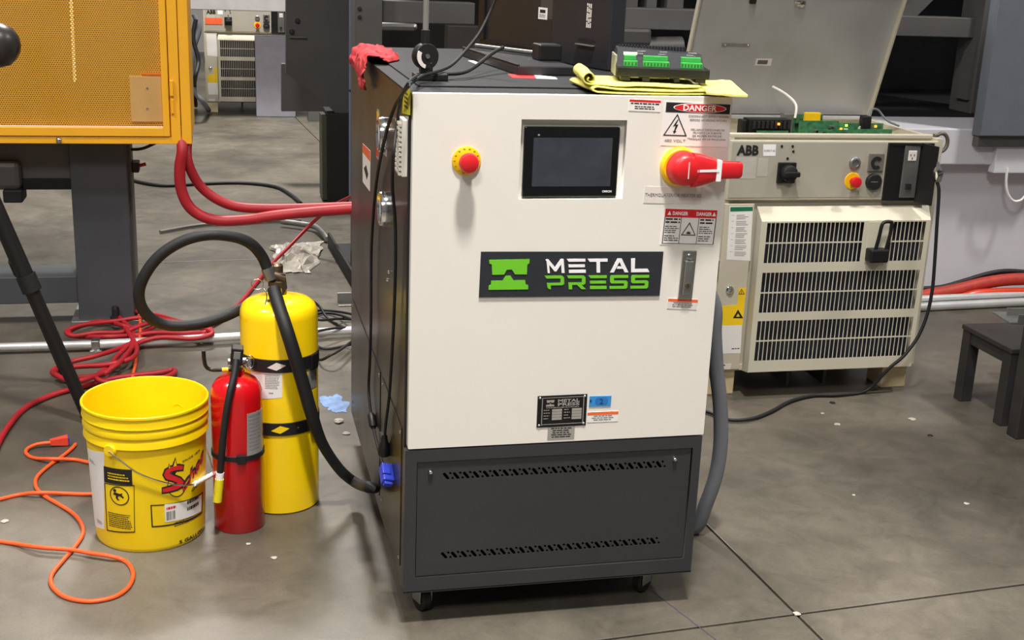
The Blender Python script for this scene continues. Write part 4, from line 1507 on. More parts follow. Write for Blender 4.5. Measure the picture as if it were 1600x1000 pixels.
obj('hose_ferrule', MB().cyl(at(417, 418, 1, yo), at(424, 436, 1, yo), .0165, 14), 'galv', lh, 40)
dn = [at(428, 452, 1, YY - .04), at(434, 474, 1, YY - .075), at(446, 510, 1, YY - .118), at(458, 548, 1, YY - .133), at(472, 595, 1, YY - .132), at(487, 648, 1, YY - .128), at(500, 685, 1, YY - .115), at(515, 712, 1, YY - .10), at(535, 738, 1, YY - .085), at(557, 755, 1, YY - .09), at(575, 761, 0, -.055), at(586, 762, 0, -.028)]
rad = [.018] * 5 + [.0175, .0155, .0145, .0145, .0145, .0145, .0145]
P_ = smoothpath(dn, 8)
R_ = []
for i in range(len(P_)):
    f = i / 8
    k = min(int(f), len(rad) - 2)
    R_.append(rad[k] + (rad[k + 1] - rad[k]) * (f - k))
obj('discharge_hose', MB().tube(P_, R_, 14), 'rubber', ey, 60)

#@@CABLES
# ================================================================== HOSES AND CORDS ON THE FLOOR
def fpath(uv, z):
    return [floor_at(u, v, z) for u, v in uv]
R1 = .0092
coil = [(-30, 760), (-8, 705), (12, 668), (40, 637), (85, 616), (130, 604), (175, 592), (215, 586), (250, 582), (271, 578), (272, 583), (255, 590), (225, 592), (175, 598), (150, 590), (168, 575), (195, 560), (208, 535), (206, 515), (190, 500), (183, 490), (192, 488), (215, 487), (245, 492), (285, 504), (312, 505), (330, 516), (325, 524), (300, 522), (262, 518), (230, 524), (190, 543), (150, 556), (110, 566), (82, 580), (100, 590), (150, 587), (172, 578), (180, 560), (206, 535), (225, 517), (255, 505), (232, 505), (206, 512), (190, 508), (160, 502), (125, 510), (107, 520), (125, 526), (170, 526), (210, 524), (240, 520), (290, 520), (318, 520), (326, 514), (300, 506), (255, 500), (225, 507), (190, 519), (150, 520), (116, 525), (104, 518), (128, 508), (178, 502), (225, 496), (272, 502), (312, 512), (332, 521), (302, 529), (252, 527), (216, 536), (200, 551), (186, 567), (160, 583), (120, 596), (95, 590), (88, 580), (118, 573), (165, 570), (205, 560), (214, 545), (206, 528), (196, 512)]
cz = []
for i, (u, v) in enumerate(coil):
    t = i / len(coil)
    lay = .012 * (i > 48)
    cz.append(floor_at(u, v, R1 + .001 + (.0 if i < 10 else .016 * ((i * 7) % 5) / 4 + .012 + lay)))
o = obj('red_air_hose', MB().tube(smoothpath(cz, 6), R1, 9), 'redhose', None, 60)
tag(o, 'long red air hose lying in a tangled heap on the floor behind the yellow pail', 'hose')
up = [(332, 508), (352, 495), (378, 470), (402, 440), (425, 412), (452, 385), (478, 358), (497, 340), (520, 322), (552, 306)]
pz = [floor_at(u, v, R1 + .001) for u, v in up]
for i, p in enumerate(pz):
    p.z += 0
# this run climbs to the machine behind: keep the low end on the floor, lift the far end
lift = [0, 0, 0, .0, .02, .06, .12, .18, .25, .34]
pz2 = []
for (u, v), l in zip(up, lift):
    pz2.append(floor_at(u, v, R1 + .001 + l))
o = obj('red_air_hose', MB().tube(smoothpath(pz2, 6), R1, 9), 'redhose', None, 60)
tag(o, 'single red hose rising diagonally past the yellow extinguisher valve to the machine behind', 'hose')
# thick red hoses dropping from the guard and running to the right
RH = .021
y0 = 2.35
ha = [at(283, 214, 1, y0 + .03), at(285, 235, 1, y0), at(281, 262, 1, y0), at(283, 295, 1, y0), at(295, 322, 1, y0), at(316, 338, 1, y0), at(345, 345, 1, y0), at(390, 343, 1, y0), at(430, 337, 1, y0 - .01), at(480, 332, 1, y0 - .01), at(560, 326, 1, y0), at(680, 322, 1, y0)]
hb = [at(293, 214, 1, y0 + .08), at(292, 245, 1, y0 + .03), at(300, 270, 1, y0 + .04), at(315, 293, 1, y0 + .05), at(340, 312, 1, y0 + .05), at(370, 323, 1, y0 + .05), at(415, 326, 1, y0 + .05), at(480, 325, 1, y0 + .05), at(560, 322, 1, y0 + .05), at(680, 316, 1, y0 + .05)]
o = obj('thick_red_hose', MB().tube(smoothpath(ha, 8), RH, 14), 'redhose', None, 60)
tag(o, 'nearer and lower of two thick red hoses bending down from under the yellow guard', 'hose', 'thick red hoses')
o = obj('thick_red_hose', MB().tube(smoothpath(hb, 8), RH * .92, 14), 'redhose', None, 60)
tag(o, 'further and upper of two thick red hoses curving away from under the yellow guard', 'hose', 'thick red hoses')
# orange extension cords
RO = .0055
oc = [(118, 694), (112, 701), (96, 714), (76, 728), (58, 745), (56, 760), (68, 774), (90, 787), (115, 803), (128, 820), (129, 835), (118, 853), (100, 874), (84, 893), (79, 906), (84, 919), (100, 932), (125, 938.5), (150, 939), (180, 932), (200, 918), (208, 900), (204, 885), (192, 875), (172, 869), (140, 864), (110, 859), (60, 855), (20, 849), (-30, 842)]
z_ = []
for i, (u, v) in enumerate(oc):
    z_.append(floor_at(u, v, RO + (.0 if not (24 <= i <= 27) else .010)))
o = obj('orange_extension_cord', MB().tube(smoothpath(z_, 8), RO, 9), 'orange', None, 60)
tag(o, 'orange extension cord looping in a figure eight on the floor in front of the pail', 'cord', 'orange extension cords')
oc2 = thing('orange_extension_cord', floor_at(95, 692), 'orange extension cord ending in a plug on the floor left of the pail', 'cord', 'orange extension cords')
pts = [floor_at(u, v, RO + dz) for u, v, dz in ((-30, 785, 0), (0, 780, 0), (30, 773, 0), (60, 770, .011), (100, 771, .0), (140, 772, 0), (175, 768, 0), (190, 752, 0), (180, 735, 0), (160, 727, 0), (136, 722, 0), (115, 718, 0), (80, 717, .011), (55, 716, .0), (42, 710, 0), (42, 702, .002), (55, 695, .006), (68, 692.5, .009), (79, 691.5, .010))]
obj('jacket', MB().tube(smoothpath(pts, 8), RO, 9), 'orange', oc2, 60)
pa, pb = floor_at(78, 691, .015), floor_at(106, 688, .015)
dv = (pb - pa).normalized()
q = MB()
m4 = Matrix((dv, Vector((-dv.y, dv.x, 0)), (0, 0, 1))).transposed().to_4x4()
m4.translation = pa
Lp = (pb - pa).length
q.hexa([m4 @ Vector(p) for p in ((0, -.007, -.008), (Lp, -.014, -.012), (Lp, .014, -.012), (0, .007, -.008), (0, -.007, .008), (Lp, -.014, .014), (Lp, .014, .014), (0, .007, .008))])
pl = obj('plug', q, mat('red_orange_plug', (226, 70, 44), .5), oc2)
q = MB()
q.box(Lp, Lp + .004, -.012, .012, -.010, .012, .001, m4)
obj('plug_face', q, 'deepblue', pl)
o3 = [(218, 492, .03), (219, 505, .035), (219, 520, .03), (216, 540, .014), (213, 560, .007), (209, 580, .006), (200, 610, .006), (170, 650, .006)]
o = obj('orange_extension_cord', MB().tube(smoothpath([floor_at(u, v, z + RO) for u, v, z in o3], 6), RO, 8), 'orange', None, 60)
tag(o, 'orange cord crossing over the tangled red hose behind the pail', 'cord', 'orange extension cords')

# galvanised conduit along the floor, left to right behind everything
pz = .028
L0, L1, L2 = floor_at(-60, 544, pz), floor_at(150, 538, pz), floor_at(548, 516, pz)
far = at(1600, 470, 2, pz)
cn = thing('floor_conduit', L1 * 1.0, 'bright galvanised conduit running along the floor behind the extinguishers', 'pipe')
cn.location.z = 0
obj('pipe', MB().cyl(L0, L1, .0150, 16), 'conduit', cn, 40)
obj('pipe', MB().cyl(L1 + Vector((.01, 0, 0)), L2 + (L2 - L1) * .6, .0165, 16), 'conduit', cn, 40)
cl = MB()
cl.box(-.022, .022, -.03, .03, 0, .012, .002, Matrix.Translation((L1.x, L1.y, 0)))
cl.box(-.016, .016, -.022, .022, .010, .048, .004, Matrix.Translation((L1.x, L1.y, 0)))
cb = obj('pipe_clamp', cl, 'steel', cn)
obj('clamp_bolt', MB().lathe([(0, .010), (.006, .010), (.006, 0)], (L1.x, L1.y - .022, .012), (0, -1, 0), 6), 'chrome', cb)
# right hand run of conduit: two parallel pipes
rc = thing('floor_conduit', floor_at(1520, 480), 'pair of bright conduits along the floor against the press base on the right', 'pipe')
ra, rb = floor_at(1430, 480, .02), floor_at(1660, 469, .02)
obj('pipe', MB().cyl(ra, rb, .020, 16), 'conduit', rc, 40)
off = Vector((-.005, .045, .022))
obj('pipe', MB().cyl(ra + off, rb + off, .018, 16), 'conduit', rc, 40)
# brick red hoses lying on the right hand conduits
hr = [(1425, 468), (1450, 461), (1480, 456), (1510, 449), (1540, 442), (1575, 437), (1620, 436), (1680, 438)]
o = obj('braided_hose', MB().tube(smoothpath([at(u, v, 1, 2.50) for u, v in hr], 6), .029, 14), 'brickhose', None, 60)
tag(o, 'thick brick red hose lying along the press base, upper one on the right', 'hose', 'brick red hoses')
hr = [(1490, 470), (1520, 460), (1550, 457), (1600, 456), (1680, 458)]
o = obj('braided_hose', MB().tube(smoothpath([at(u, v, 1, 2.46) for u, v in hr], 6), .020, 14), mat('glossy_orange_hose', (214, 66, 40), .3, var=.08), None, 60)
tag(o, 'shiny orange red hose lying on the conduits in front of the brick red hose', 'hose', 'brick red hoses')
hr = [(1425, 452), (1470, 449), (1510, 438), (1540, 429), (1570, 424), (1610, 426), (1680, 430)]
cable('black_hose', [at(u, v, 1, 2.56) for u, v in hr], .013, 'rubber', 'black cable lying over the brick red hose at the press base', 'cable')

# black cable coil behind the yellow extinguisher
pts = []
cc0 = floor_at(545, 520)
loops = [(470, 474), (486, 470), (500, 480), (512, 497), (538, 512), (556, 516), (575, 505), (560, 494), (530, 487), (500, 485), (485, 492), (500, 500), (535, 498), (565, 503), (570, 520), (540, 512), (495, 518), (488, 530), (505, 545), (540, 540), (570, 530), (560, 505), (520, 490), (490, 497), (495, 558), (520, 553), (548, 535), (575, 515)]
for i, (u, v) in enumerate(loops):
    pts.append(floor_at(u, v, .010 + .05 * max(0, math.sin(i * 1.3))))
cable('cable_coil', pts, .0055, 'rubber', 'loose coil of thin black cable on the floor between the yellow extinguisher and the cabinet', 'cable', 7)
# grey flexible conduit bulging out on the right of the cabinet
gc = [Vector((W - .004, .42, .80)), Vector((.76, .40, .775)), at(1113, 470, 1, .36), at(1116, 520, 1, .35), at(1119, 575, 1, .35), at(1125, 630, 1, .35), at(1126, 690, 1, .35), at(1119, 740, 1, .35), at(1104, 785, 1, .35), at(1086, 824, 1, .36), Vector((.79, .40, .026)), Vector((.70, .46, .026)), Vector((.60, .52, .026))]
o = obj('grey_conduit', MB().tube(smoothpath(gc, 8), .0195, 16), 'greyhose', None, 60)
tag(o, 'thick grey flexible conduit bowing down the right side of the cabinet to the floor', 'hose')
# thin dark cables on the far floor
cable('floor_cable', [floor_at(u, v, .01) for u, v in ((200, 280), (230, 287), (262, 290), (320, 287), (380, 286), (430, 292), (455, 305), (470, 318))], .012, 'rubber', 'dark cable curving across the pale floor far behind the red hoses')
cable('floor_cable', [floor_at(u, v, .012) for u, v in ((250, 362), (310, 352), (370, 348), (430, 345), (470, 343))], .009, 'greycable', 'thin grey cable on the floor just behind the black hose loop')
pp = [floor_at(440, 346, .03), floor_at(470, 350, .03), floor_at(492, 354, .03), floor_at(505, 364, .03), floor_at(512, 374, .02)]
cable('steel_pipe_end', pp, .016, 'galv', 'bent grey pipe end on the floor above the crumpled plastic', 'pipe')

#@@ABB
# ================================================================== ROBOT CONTROLLER
X0, X1, YF, YBK = 1.283, 2.088, 1.40, 1.95
rcx = thing('robot_controller', ((X0 + X1) / 2, (YF + YBK) / 2, 0), 'beige robot controller with its lid open, green boards showing, right of the white cabinet', 'controller', 'robot controllers')
AF = Frame((0, YF, 0), (1, 0, 0), (0, 0, 1), (0, -1, 0))
def ap(u, v, y=YF):
    q = at(u, v, 1, y)
    return q.x, q.z
ZT = .925
mb = MB()
mb.box(X0, X0 + .02, YF, YBK, .095, ZT)
mb.box(X1 - .02, X1, YF, YBK, .095, ZT)
mb.box(X0 + .02, X1 - .02, YBK - .02, YBK, .095, ZT)
mb.box(X0 + .02, X1 - .02, YF, YBK - .02, .095, .115)
mb.box(X0 + .02, X1 - .02, YF + .012, YF + .02, .115, ZT)
mb.box(X0 + .02, X1 - .02, YF + .02, YBK - .02, .84, .85)
abody = obj('body', mb, 'beige', rcx)
obj('front_lip', MB().box(X0 + .006, X1 - .04, YF + .004, YF + .03, ZT, ZT + .014, .003), 'beige', rcx)
obj('grey_trim', MB().box(X0 + .03, X1 - .03, YBK - .05, YBK - .02, ZT, ZT + .012, .002), 'lid', rcx)
# control panel
cp0, cp1 = ap(1142, 216), ap(1132, 312)
pnl = obj('control_panel', rect(AF, X0 + .004, X1 - .02, .712, .918, -.012, .006, bev=.003), 'beige', rcx)
obj('panel_plate', rect(AF, X0 + .012, 1.868, .722, .912, .006, .008), 'panelgrey', pnl)
w0 = .008
x, z = ap(1167, 234)
obj('lettering', text(AF, 'ABB', x, z, .078, .034, w0, t=.002, bold=.035), 'ink', pnl)
def alabel(name, uvs, m, par, w=w0, th=.0006):
    return obj(name, fpoly(AF, [ap(*q) for q in uvs], w, w + th), m, par)
lb = alabel('white_tag', ((1191, 225), (1211, 225), (1210, 243), (1191, 243)), 'whiteink', pnl)
x, z = ap(1201, 235)
obj('tag_print', text(AF, 'ROBOT #2', x, z, .040, .007, w0 + .0007), 'greyink', lb)
l1 = alabel('clear_tape', ((1149, 245), (1181, 245), (1178, 279), (1146, 278)), mat('clear_label_film', (186, 182, 172), .35), pnl)
l2 = alabel('clear_tape', ((1184, 247), (1199, 247), (1197, 275), (1181, 275)), MATS['clear_label_film'], pnl)
# dots and screws
for u, v in ((1220, 228), (1237, 228), (1238, 236), (1229, 247)):
    x, z = ap(u, v)
    obj('panel_screw', MB().lathe([(0, .003), (.004, .0025), (.005, 0)], AF.p(x, z, w0), AF.n, 10), 'ink', pnl, 40)
# rotary main switch
x, z = ap(1226, 269)
ms = obj('rotary_switch', rect(AF, x - .033, x + .033, z - .036, z + .036, w0, w0 + .012, bev=.003), 'black', rcx)
obj('rotary_knob', MB().lathe([(.029, .012), (.028, .030), (.024, .033), (0, .033)], AF.p(x + .004, z, w0), AF.n, 28), 'rubber', ms, 40)
obj('knob_grip', rect(AF, x - .024, x + .034, z - .009, z + .009, w0 + .03, w0 + .048, bev=.004), 'black', ms)
# lamp, mode switch, stop button, round cap
x, z = ap(1333.5, 254)
o = obj('indicator_lamp', MB().lathe([(.021, 0), (.021, .006), (.016, .010), (.013, .010), (.012, .005), (0, .006)], AF.p(x, z, w0), AF.n, 26), 'galv', rcx, 40)
x, z = ap(1366, 253)
o = obj('mode_switch', rect(AF, x - .029, x + .029, z - .032, z + .032, w0, w0 + .008, bev=.003), mat('dull_grey_bezel', (128, 126, 120), .4, .4), rcx)
q = MB().addmesh(curve_plate(ell(0, 0, .021, .022, 24, .6, 2 * PI - .6)[:] + ell(0, 0, .010, .011, 16, .6, 2 * PI - .6)[::-1], [], .004), AF.mat(x, z, w0 + .008))
obj('mode_ring', q, 'ink', o)
x, z = ap(1330, 282)
o = obj('emergency_stop', MB().lathe([(0, .003), (.028, .003), (.030, 0)], AF.p(x, z, w0), AF.n, 32), 'yellow', rcx, 40)
obj('push_button', MB().lathe([(.012, 0), (.012, .018), (.018, .020), (.0195, .028), (.017, .034), (.0, .037)], AF.p(x, z, w0 + .003), AF.n, 26), 'red', o, 45)
x, z = ap(1362, 283)
o = obj('round_cap', MB().lathe([(.029, 0), (.029, .012), (.026, .016), (0, .017)], AF.p(x, z, w0), AF.n, 30), 'rubber', rcx, 40)
obj('cap_print', fineprint(AF, x - .016, x + .016, z - .003, z + .003, 1, w0 + .0175), 'greyink', o)
# service compartment: black recess with outlet plate and an open black flap
ax0, ax1 = 1.872, 2.045
sc = obj('service_recess', rect(AF, ax0, ax1, .710, .912, .006, .018), 'black', rcx)
q = MB()
q.box(1.930, 1.990, .722, .905, .018, .024, .002, AF.mat())
op = obj('outlet_plate', q, 'galv', sc)
obj('power_outlet', rect(AF, 1.944, 1.976, .852, .888, .024, .027, bev=.002), 'tape', sc)
q = MB()
for a, b in ((1.953, .872), (1.966, .872), (1.959, .861)):
    rect(AF, a - .0015, a + .0015, b - .004, b + .004, .027, .0274, q)
rect(AF, 1.948, 1.966, .752, .772, .024, .034, q)
obj('outlet_slots', q, 'ink', sc)
fl = MB()
hx = 1.992
fx = at(1462, 275, 1, YF - .07).x
fy = YF - .07
fl.hexa([Vector(p) for p in ((hx, YF - .018, .706), (fx - .006, fy - .003, .702), (fx, fy, .702), (hx + .008, YF - .014, .706), (hx, YF - .018, .914), (fx - .006, fy - .003, .908), (fx, fy, .908), (hx + .008, YF - .014, .914))])
flap = obj('open_flap', fl, 'black', rcx, label='black flap standing open')
q = MB()
q.hexa([Vector(p) for p in ((ax0, YF - .019, .906), (hx, YF - .030, .906), (hx + .01, YF - .019, .906), (ax0, YF - .0185, .906), (ax0, YF - .019, .914), (hx, YF - .030, .914), (hx + .01, YF - .019, .914), (ax0, YF - .0185, .914))])
obj('flap_top', q, 'black', flap)
# foil wrapped plug at the flap
q = MB()
q.lathe([(0, -.022), (.008, -.020), (.012, -.008), (.013, .004), (.008, .018), (.004, .030), (0, .032)], (hx + .088, YF - .10, .79), (.1, -.1, 1), 9)
# door strip at the left with its label, lock and ESD sticker
dr = obj('left_door', rect(AF, X0 + .004, 1.396, .100, .700, 0, .006, bev=.002), 'beige', rcx)
def dlab(uvs, m, par=dr, w=.006, th=.0006):
    return fpoly(AF, [ap(*q) for q in uvs], w, w + th)
o = obj('instruction_label', dlab([(1139, 322), (1175, 322), (1171, 407), (1134, 405)], None), 'paper', dr)
obj('header', dlab([(1140, 323), (1175, 322.5), (1174.8, 329), (1139.8, 330)], None, w=.0066, th=.0004), 'greenink', o)
q = MB()
aa, bb = ap(1143, 335), ap(1168, 402)
g = qf([ap(1142, 334), ap(1172, 333), ap(1169, 402), ap(1138, 401)])
k = 0
for blk in range(7):
    for ln in range(3):
        t = .02 + (blk * 3.6 + ln) / 25.5
        s1 = .28 + random.uniform(.4, .62)
        q.face([AF.p(*g(.26, t + .022), .0069), AF.p(*g(s1, t + .022), .0069), AF.p(*g(s1, t), .0069), AF.p(*g(.26, t), .0069)])
    t = .02 + blk * 3.6 / 25.5
    q.face([AF.p(*g(.02, t + .01), .0069), AF.p(*g(.14, t + .01), .0069), AF.p(*g(.14, t), .0069), AF.p(*g(.02, t), .0069)])
obj('label_print', q, mat('pale_print', (176, 174, 172), .6), o)
x, z = ap(1139, 452)
lk = obj('door_lock', MB().lathe([(0, .010), (.009, .0095), (.014, .006), (.015, 0)], AF.p(x, z, .006), AF.n, 24), 'chrome', dr, 40)
o = obj('static_warning_label', dlab([(1153, 449), (1165, 449), (1159, 507), (1123, 508), (1124, 478), (1151, 475)], None), mat('warning_yellow', (248, 208, 28), .5), dr)
q = MB()
def atri(c, s, hole=.0):
    u, v = c
    out = [ap(u - s, v + s * .8), ap(u + s, v + s * .8), ap(u, v - s * .9)]
    return out
q.addmesh(curve_plate(atri((1152, 490), 8), [atri((1152, 491.5), 3.2)], .0004), AF.mat(0, 0, .0067))
q.addmesh(curve_plate(atri((1157.5, 455), 5), [atri((1157.5, 455.3), 3.6)], .0004), AF.mat(0, 0, .0067))
a, b = ap(1157.5, 456)
rect(AF, a - .001, a + .001, b - .004, b + .004, .0067, .0071, q)
obj('label_symbol', q, 'ink', o)
o = obj('paper_label', dlab([(1122, 508), (1158, 507), (1156, 551), (1120, 552)], None), 'paper', dr)
a, b = ap(1142, 545)
obj('label_print', fineprint(AF, a, a + .03, b - .003, b + .004, 1, .0069), 'ink', o)
o = obj('paper_label', dlab([(1120, 568), (1142, 567), (1140, 576), (1118, 577)], None), 'tape', dr)
a, b = ap(1128, 571)
obj('label_print', fineprint(AF, a - .01, a + .012, b - .004, b + .005, 1, .0069, ragged=0), 'ink', o)
obj('hinge', MB().cyl((X0 - .004, YF - .004, .44), (X0 - .004, YF - .004, .50), .007, 10), 'steel', rcx, 40)
# vented cover, front plate with slots and bevelled rim
YG = 1.335
gx0, gx1, gz0, gz1 = 1.402, 2.040, .108, .650
tx0, tx1, tz0, tz1 = 1.408, 2.064, .094, .690
holes = []
rows = [(.504, .645), (.326, .470), (.150, .296)]
ncol = 38
px0, px1 = 1.421, 2.024
pitch = (px1 - px0) / ncol
for ri, (z0, z1) in enumerate(rows):
    zm = (z0 + z1) / 2
    for c in range(ncol):
        if ri == 0 and 23 <= c <= 28:
            continue
        xx = px0 + c * pitch
        for a, b in ((z0, zm - .0024), (zm + .0024, z1)):
            holes.append([(xx + pitch * .09, a), (xx + pitch * .91, a), (xx + pitch * .91, b), (xx + pitch * .09, b)])
GF = Frame((0, YG, 0), (1, 0, 0), (0, 0, 1), (0, -1, 0))
q = MB()
q.addmesh(curve_plate([(gx0, gz0), (gx1, gz0), (gx1, gz1), (gx0, gz1)], holes, .0016), GF.mat(0, 0, -.0016))
f0 = [(gx0, YG, gz0), (gx1, YG, gz0), (gx1, YG, gz1), (gx0, YG, gz1)]
f1 = [(tx0, YF - .001, tz0), (tx1, YF - .001, tz0), (tx1, YF - .001, tz1), (tx0, YF - .001, tz1)]
for i in range(4):
    j2 = (i + 1) % 4
    q.face([f0[i], f0[j2], f1[j2], f1[i]])
gr = obj('vent_cover', q, 'cream', rcx)
obj('radiator', MB().box(gx0 + .01, gx1 - .01, YG + .03, YF - .004, gz0 + .01, gz1 - .01), 'insideblue', gr)
# hook bracket for the pendant cable
bq = obj('hook_plate', rect(GF, 1.802, 1.880, .500, .645, -.002, .002), 'cream', gr)
bxx, bzz = ap(1372, 398, YG - .03)
hkk = MB()
hkk.box(1.800, 1.870, .508, .555, .0, .045, .006, GF.mat())
hk_o = obj('cable_hook', hkk, 'black', rcx, label='black plastic cable hook')
lpth = [GF.p(1.822, .550, .030), GF.p(1.828, .600, .034), GF.p(1.832, .640, .036), GF.p(1.842, .652, .036), GF.p(1.862, .653, .036), GF.p(1.870, .645, .036), GF.p(1.868, .600, .034), GF.p(1.862, .552, .030)]
obj('hook_loop', MB().tube(smoothpath(lpth, 5), .0065, 8), 'black', hk_o, 60)
# lifting ring and feet
rgp = []
ctr = Vector((X1 + .022, YF + .05, .905))
for k in range(17):
    a = -2.2 + 4.4 * k / 16
    rgp.append(ctr + Vector((.022 * math.cos(a) * 1.2, 0, .033 * math.sin(a))))
obj('lifting_ring', MB().tube([Vector((X1 - .01, YF + .05, .878))] + rgp + [Vector((X1 - .01, YF + .05, .93))], .007, 8), mat('dull_cast_iron', (104, 98, 88), .5, .4), rcx, 60)
for xx in (X0 + .006, X1 - .115):
    for yy in (YF + .012, YBK - .13):
        obj('foot', MB().box(xx, xx + .10, yy, yy + .11, 0, .096, .004), 'wood', rcx)
obj('underside_rail', MB().box(1.60, 1.612, YF + .03, YBK - .03, .02, .096), 'dark', rcx)
obj('underside_rail', MB().box(1.745, 1.757, YF + .03, YBK - .03, .02, .096), 'dark', rcx)
# children up to here are shared with the far controller
COMMON = list(rcx.children)
# open lid leaning forward from the rear hinge
lidm = MB()
lz0, lz1 = .938, 1.475
ly0, ly1 = 1.948, 1.752
dv = Vector((0, ly1 - ly0, lz1 - lz0)).normalized()
nv = Vector((0, -dv.z, dv.y))
T4 = Matrix((Vector((1, 0, 0)), dv, nv)).transposed().to_4x4()
if T4.determinant() < 0:
    T4 = Matrix((Vector((1, 0, 0)), dv, -nv)).transposed().to_4x4()
T4.translation = Vector((X0, ly0, lz0))
fn = Vector((0, -dv.z, dv.y))
LL = ((ly1 - ly0) ** 2 + (lz1 - lz0) ** 2) ** .5
def lbox(a0, a1, b0, b1, w0_, w1_, bev=0.0, mb=None):
    mb = mb or MB()
    f = Frame((X0, ly0, lz0), (1, 0, 0), dv, fn)
    mb.box(a0, a1, b0, b1, w0_, w1_, bev, f.mat())
    return mb
Wd = X1 - X0
q = lbox(0, Wd, 0, LL, -.003, 0)
lid = obj('lid', q, 'lid', rcx, label='grey sheet steel lid standing open')
q = lbox(0, .006, 0, LL, 0, .022)
lbox(Wd - .006, Wd, 0, LL, 0, .022, 0, q)
lbox(0, Wd, LL - .005, LL, 0, .022, 0, q)
obj('lid_flange', q, 'beige', lid)
LF = Frame((X0, ly0, lz0), (1, 0, 0), dv, fn)
def lpnt(u, v):
    d = RM @ Vector(((u - 800) / FPX, -(v - 500) / FPX, -1.0))
    o_ = Vector((X0, ly0, lz0))
    t = (o_ - CAM).dot(fn) / d.dot(fn)
    q_ = CAM + d * t - o_
    return q_.x, q_.dot(dv)
a, b = lpnt(1193, 97)
lb = obj('lid_label', rect(LF, a - .032, a + .032, b - .014, b + .014, 0, .0008), 'tape', lid)
obj('label_field', rect(LF, a - .024, a + .016, b - .008, b + .008, .0008, .0012), mat('grey_field', (96, 96, 96), .5), lb)
for u, v in ((1132, 69), (1168, 69)):
    a, b = lpnt(u, v)
    obj('stud', MB().lathe([(0, .008), (.003, .008), (.004, 0)], LF.p(a, b, 0), LF.n, 10), 'chrome', lid, 40)
a, b = lpnt(1150, 70)
obj('stud_plate', rect(LF, a - .055, a + .055, b - .006, b + .006, 0, .0015), 'galv', lid)
a, b = lpnt(1252, 4)
q = MB()
q.lathe([(0, .014), (.012, .012), (.018, .004), (.020, 0)], LF.p(a, b, 0), LF.n, 16)
q.box(-.03, .0, .0, .014, 0, .012, .003, LF.mat(a, b, 0))
obj('lid_latch', q, 'chrome', lid, 40)
a, b = lpnt(1175, 2)
obj('lid_clip', rect(LF, a - .012, a + .012, b - .006, b + .012, 0, .014, bev=.003), 'black', lid)
# electronics under the lid
EZ = .850
q = MB()
q.box(1.44, 1.60, 1.60, 1.66, EZ, .962, .002)
bs = obj('bus_connector', q, 'black', rcx)
q = MB()
for k in range(9):
    x = 1.452 + k * .0165
    q.box(x, x + .010, 1.592, 1.600, .930, .956, .001)
obj('connector_pins', q, 'ink', bs)
q = MB()
q.box(1.415, 1.435, 1.61, 1.65, EZ, .958, .004)
obj('connector_latch', q, 'black', bs)
obj('circuit_board', MB().box(1.46, 1.58, 1.575, 1.580, EZ, .925), 'pcb', rcx)
for x0, x1, y, z1 in ((1.645, 1.80, 1.63, .955), (1.66, 1.78, 1.72, .965), (1.81, 1.99, 1.65, .945), (1.70, 1.86, 1.58, .930), (1.86, 2.0, 1.60, .930)):
    b_ = obj('circuit_board', MB().box(x0, x1, y, y + .004, EZ, z1), 'pcb', rcx)
    q = MB()
    for k in range(7):
        xx = random.uniform(x0 + .01, x1 - .03)
        zz = random.uniform(.895, z1 - .02)
        q.box(xx, xx + random.uniform(.008, .022), y - .008, y, zz, zz + .012, .001)
    obj('board_chips', q, random.choice(['galv', 'black', 'tape']), b_)
obj('yellow_relay', MB().box(1.700, 1.762, 1.70, 1.715, .925, .975, .002), 'yellow', rcx)
obj('module_block', MB().box(1.895, 1.93, 1.63, 1.66, .90, .972, .003), 'black', rcx)
obj('module_block', MB().box(1.60, 1.635, 1.66, 1.70, .86, .975, .003), 'galv', rcx)
for x, y, z, m_ in ((1.735, 1.69, .925, 'ledgreen'), (1.745, 1.69, .925, 'ledgreen'), (1.815, 1.64, .925, 'ledorange'), (1.835, 1.64, .938, 'ledgreen'), (1.955, 1.645, .935, 'ledorange'), (1.952, 1.645, .912, 'ledgreen'), (1.545, 1.588, .948, 'ledorange')):
    obj('indicator', MB().box(x - .004, x + .004, y - .006, y, z - .004, z + .004, .001), m_, rcx)
wc = [Vector((1.66, 1.70, .955)), Vector((1.668, 1.72, 1.0)), Vector((1.655, 1.78, 1.03)), Vector((1.635, 1.86, 1.05))]
obj('wire', MB().tube(smoothpath(wc, 6), .005, 8), 'tape', rcx, 60)
wc = [Vector((1.93, 1.66, .94)), Vector((1.96, 1.70, .985)), Vector((2.0, 1.72, .985)), Vector((2.03, 1.70, .95)), Vector((2.06, 1.66, .935))]
obj('wire', MB().tube(smoothpath(wc, 6), .004, 8), 'greyhose', rcx, 60)

# black cable from the outlet flap, down past the vents and over the floor
ac = [at(1464, 284, 1, YF - .085), at(1467, 300, 1, YF - .09), at(1464, 350, 1, YF - .09), at(1461, 400, 1, YF - .09), at(1457, 450, 1, YF - .09), at(1449, 490, 1, YF - .09), at(1435, 525, 1, YF - .09), at(1413, 555, 1, YF - .09), at(1392, 573, 1, YF - .08), at(1380, 585, 1, YF - .07), floor_at(1352, 611, .012), floor_at(1310, 617, .009), floor_at(1270, 618, .009), floor_at(1235, 627, .009), floor_at(1205, 643, .009), floor_at(1175, 654, .009), floor_at(1140, 656, .009), floor_at(1110, 645, .009), floor_at(1085, 638, .009)]
pcb_ = thing('power_lead', ac[0], 'thin black lead hanging from the controller flap and trailing over the floor below its vents', 'cable')
obj('jacket', MB().tube(smoothpath(ac, 7), .0062, 8), 'rubber', pcb_, 60)
e = ac[0]
q = MB()
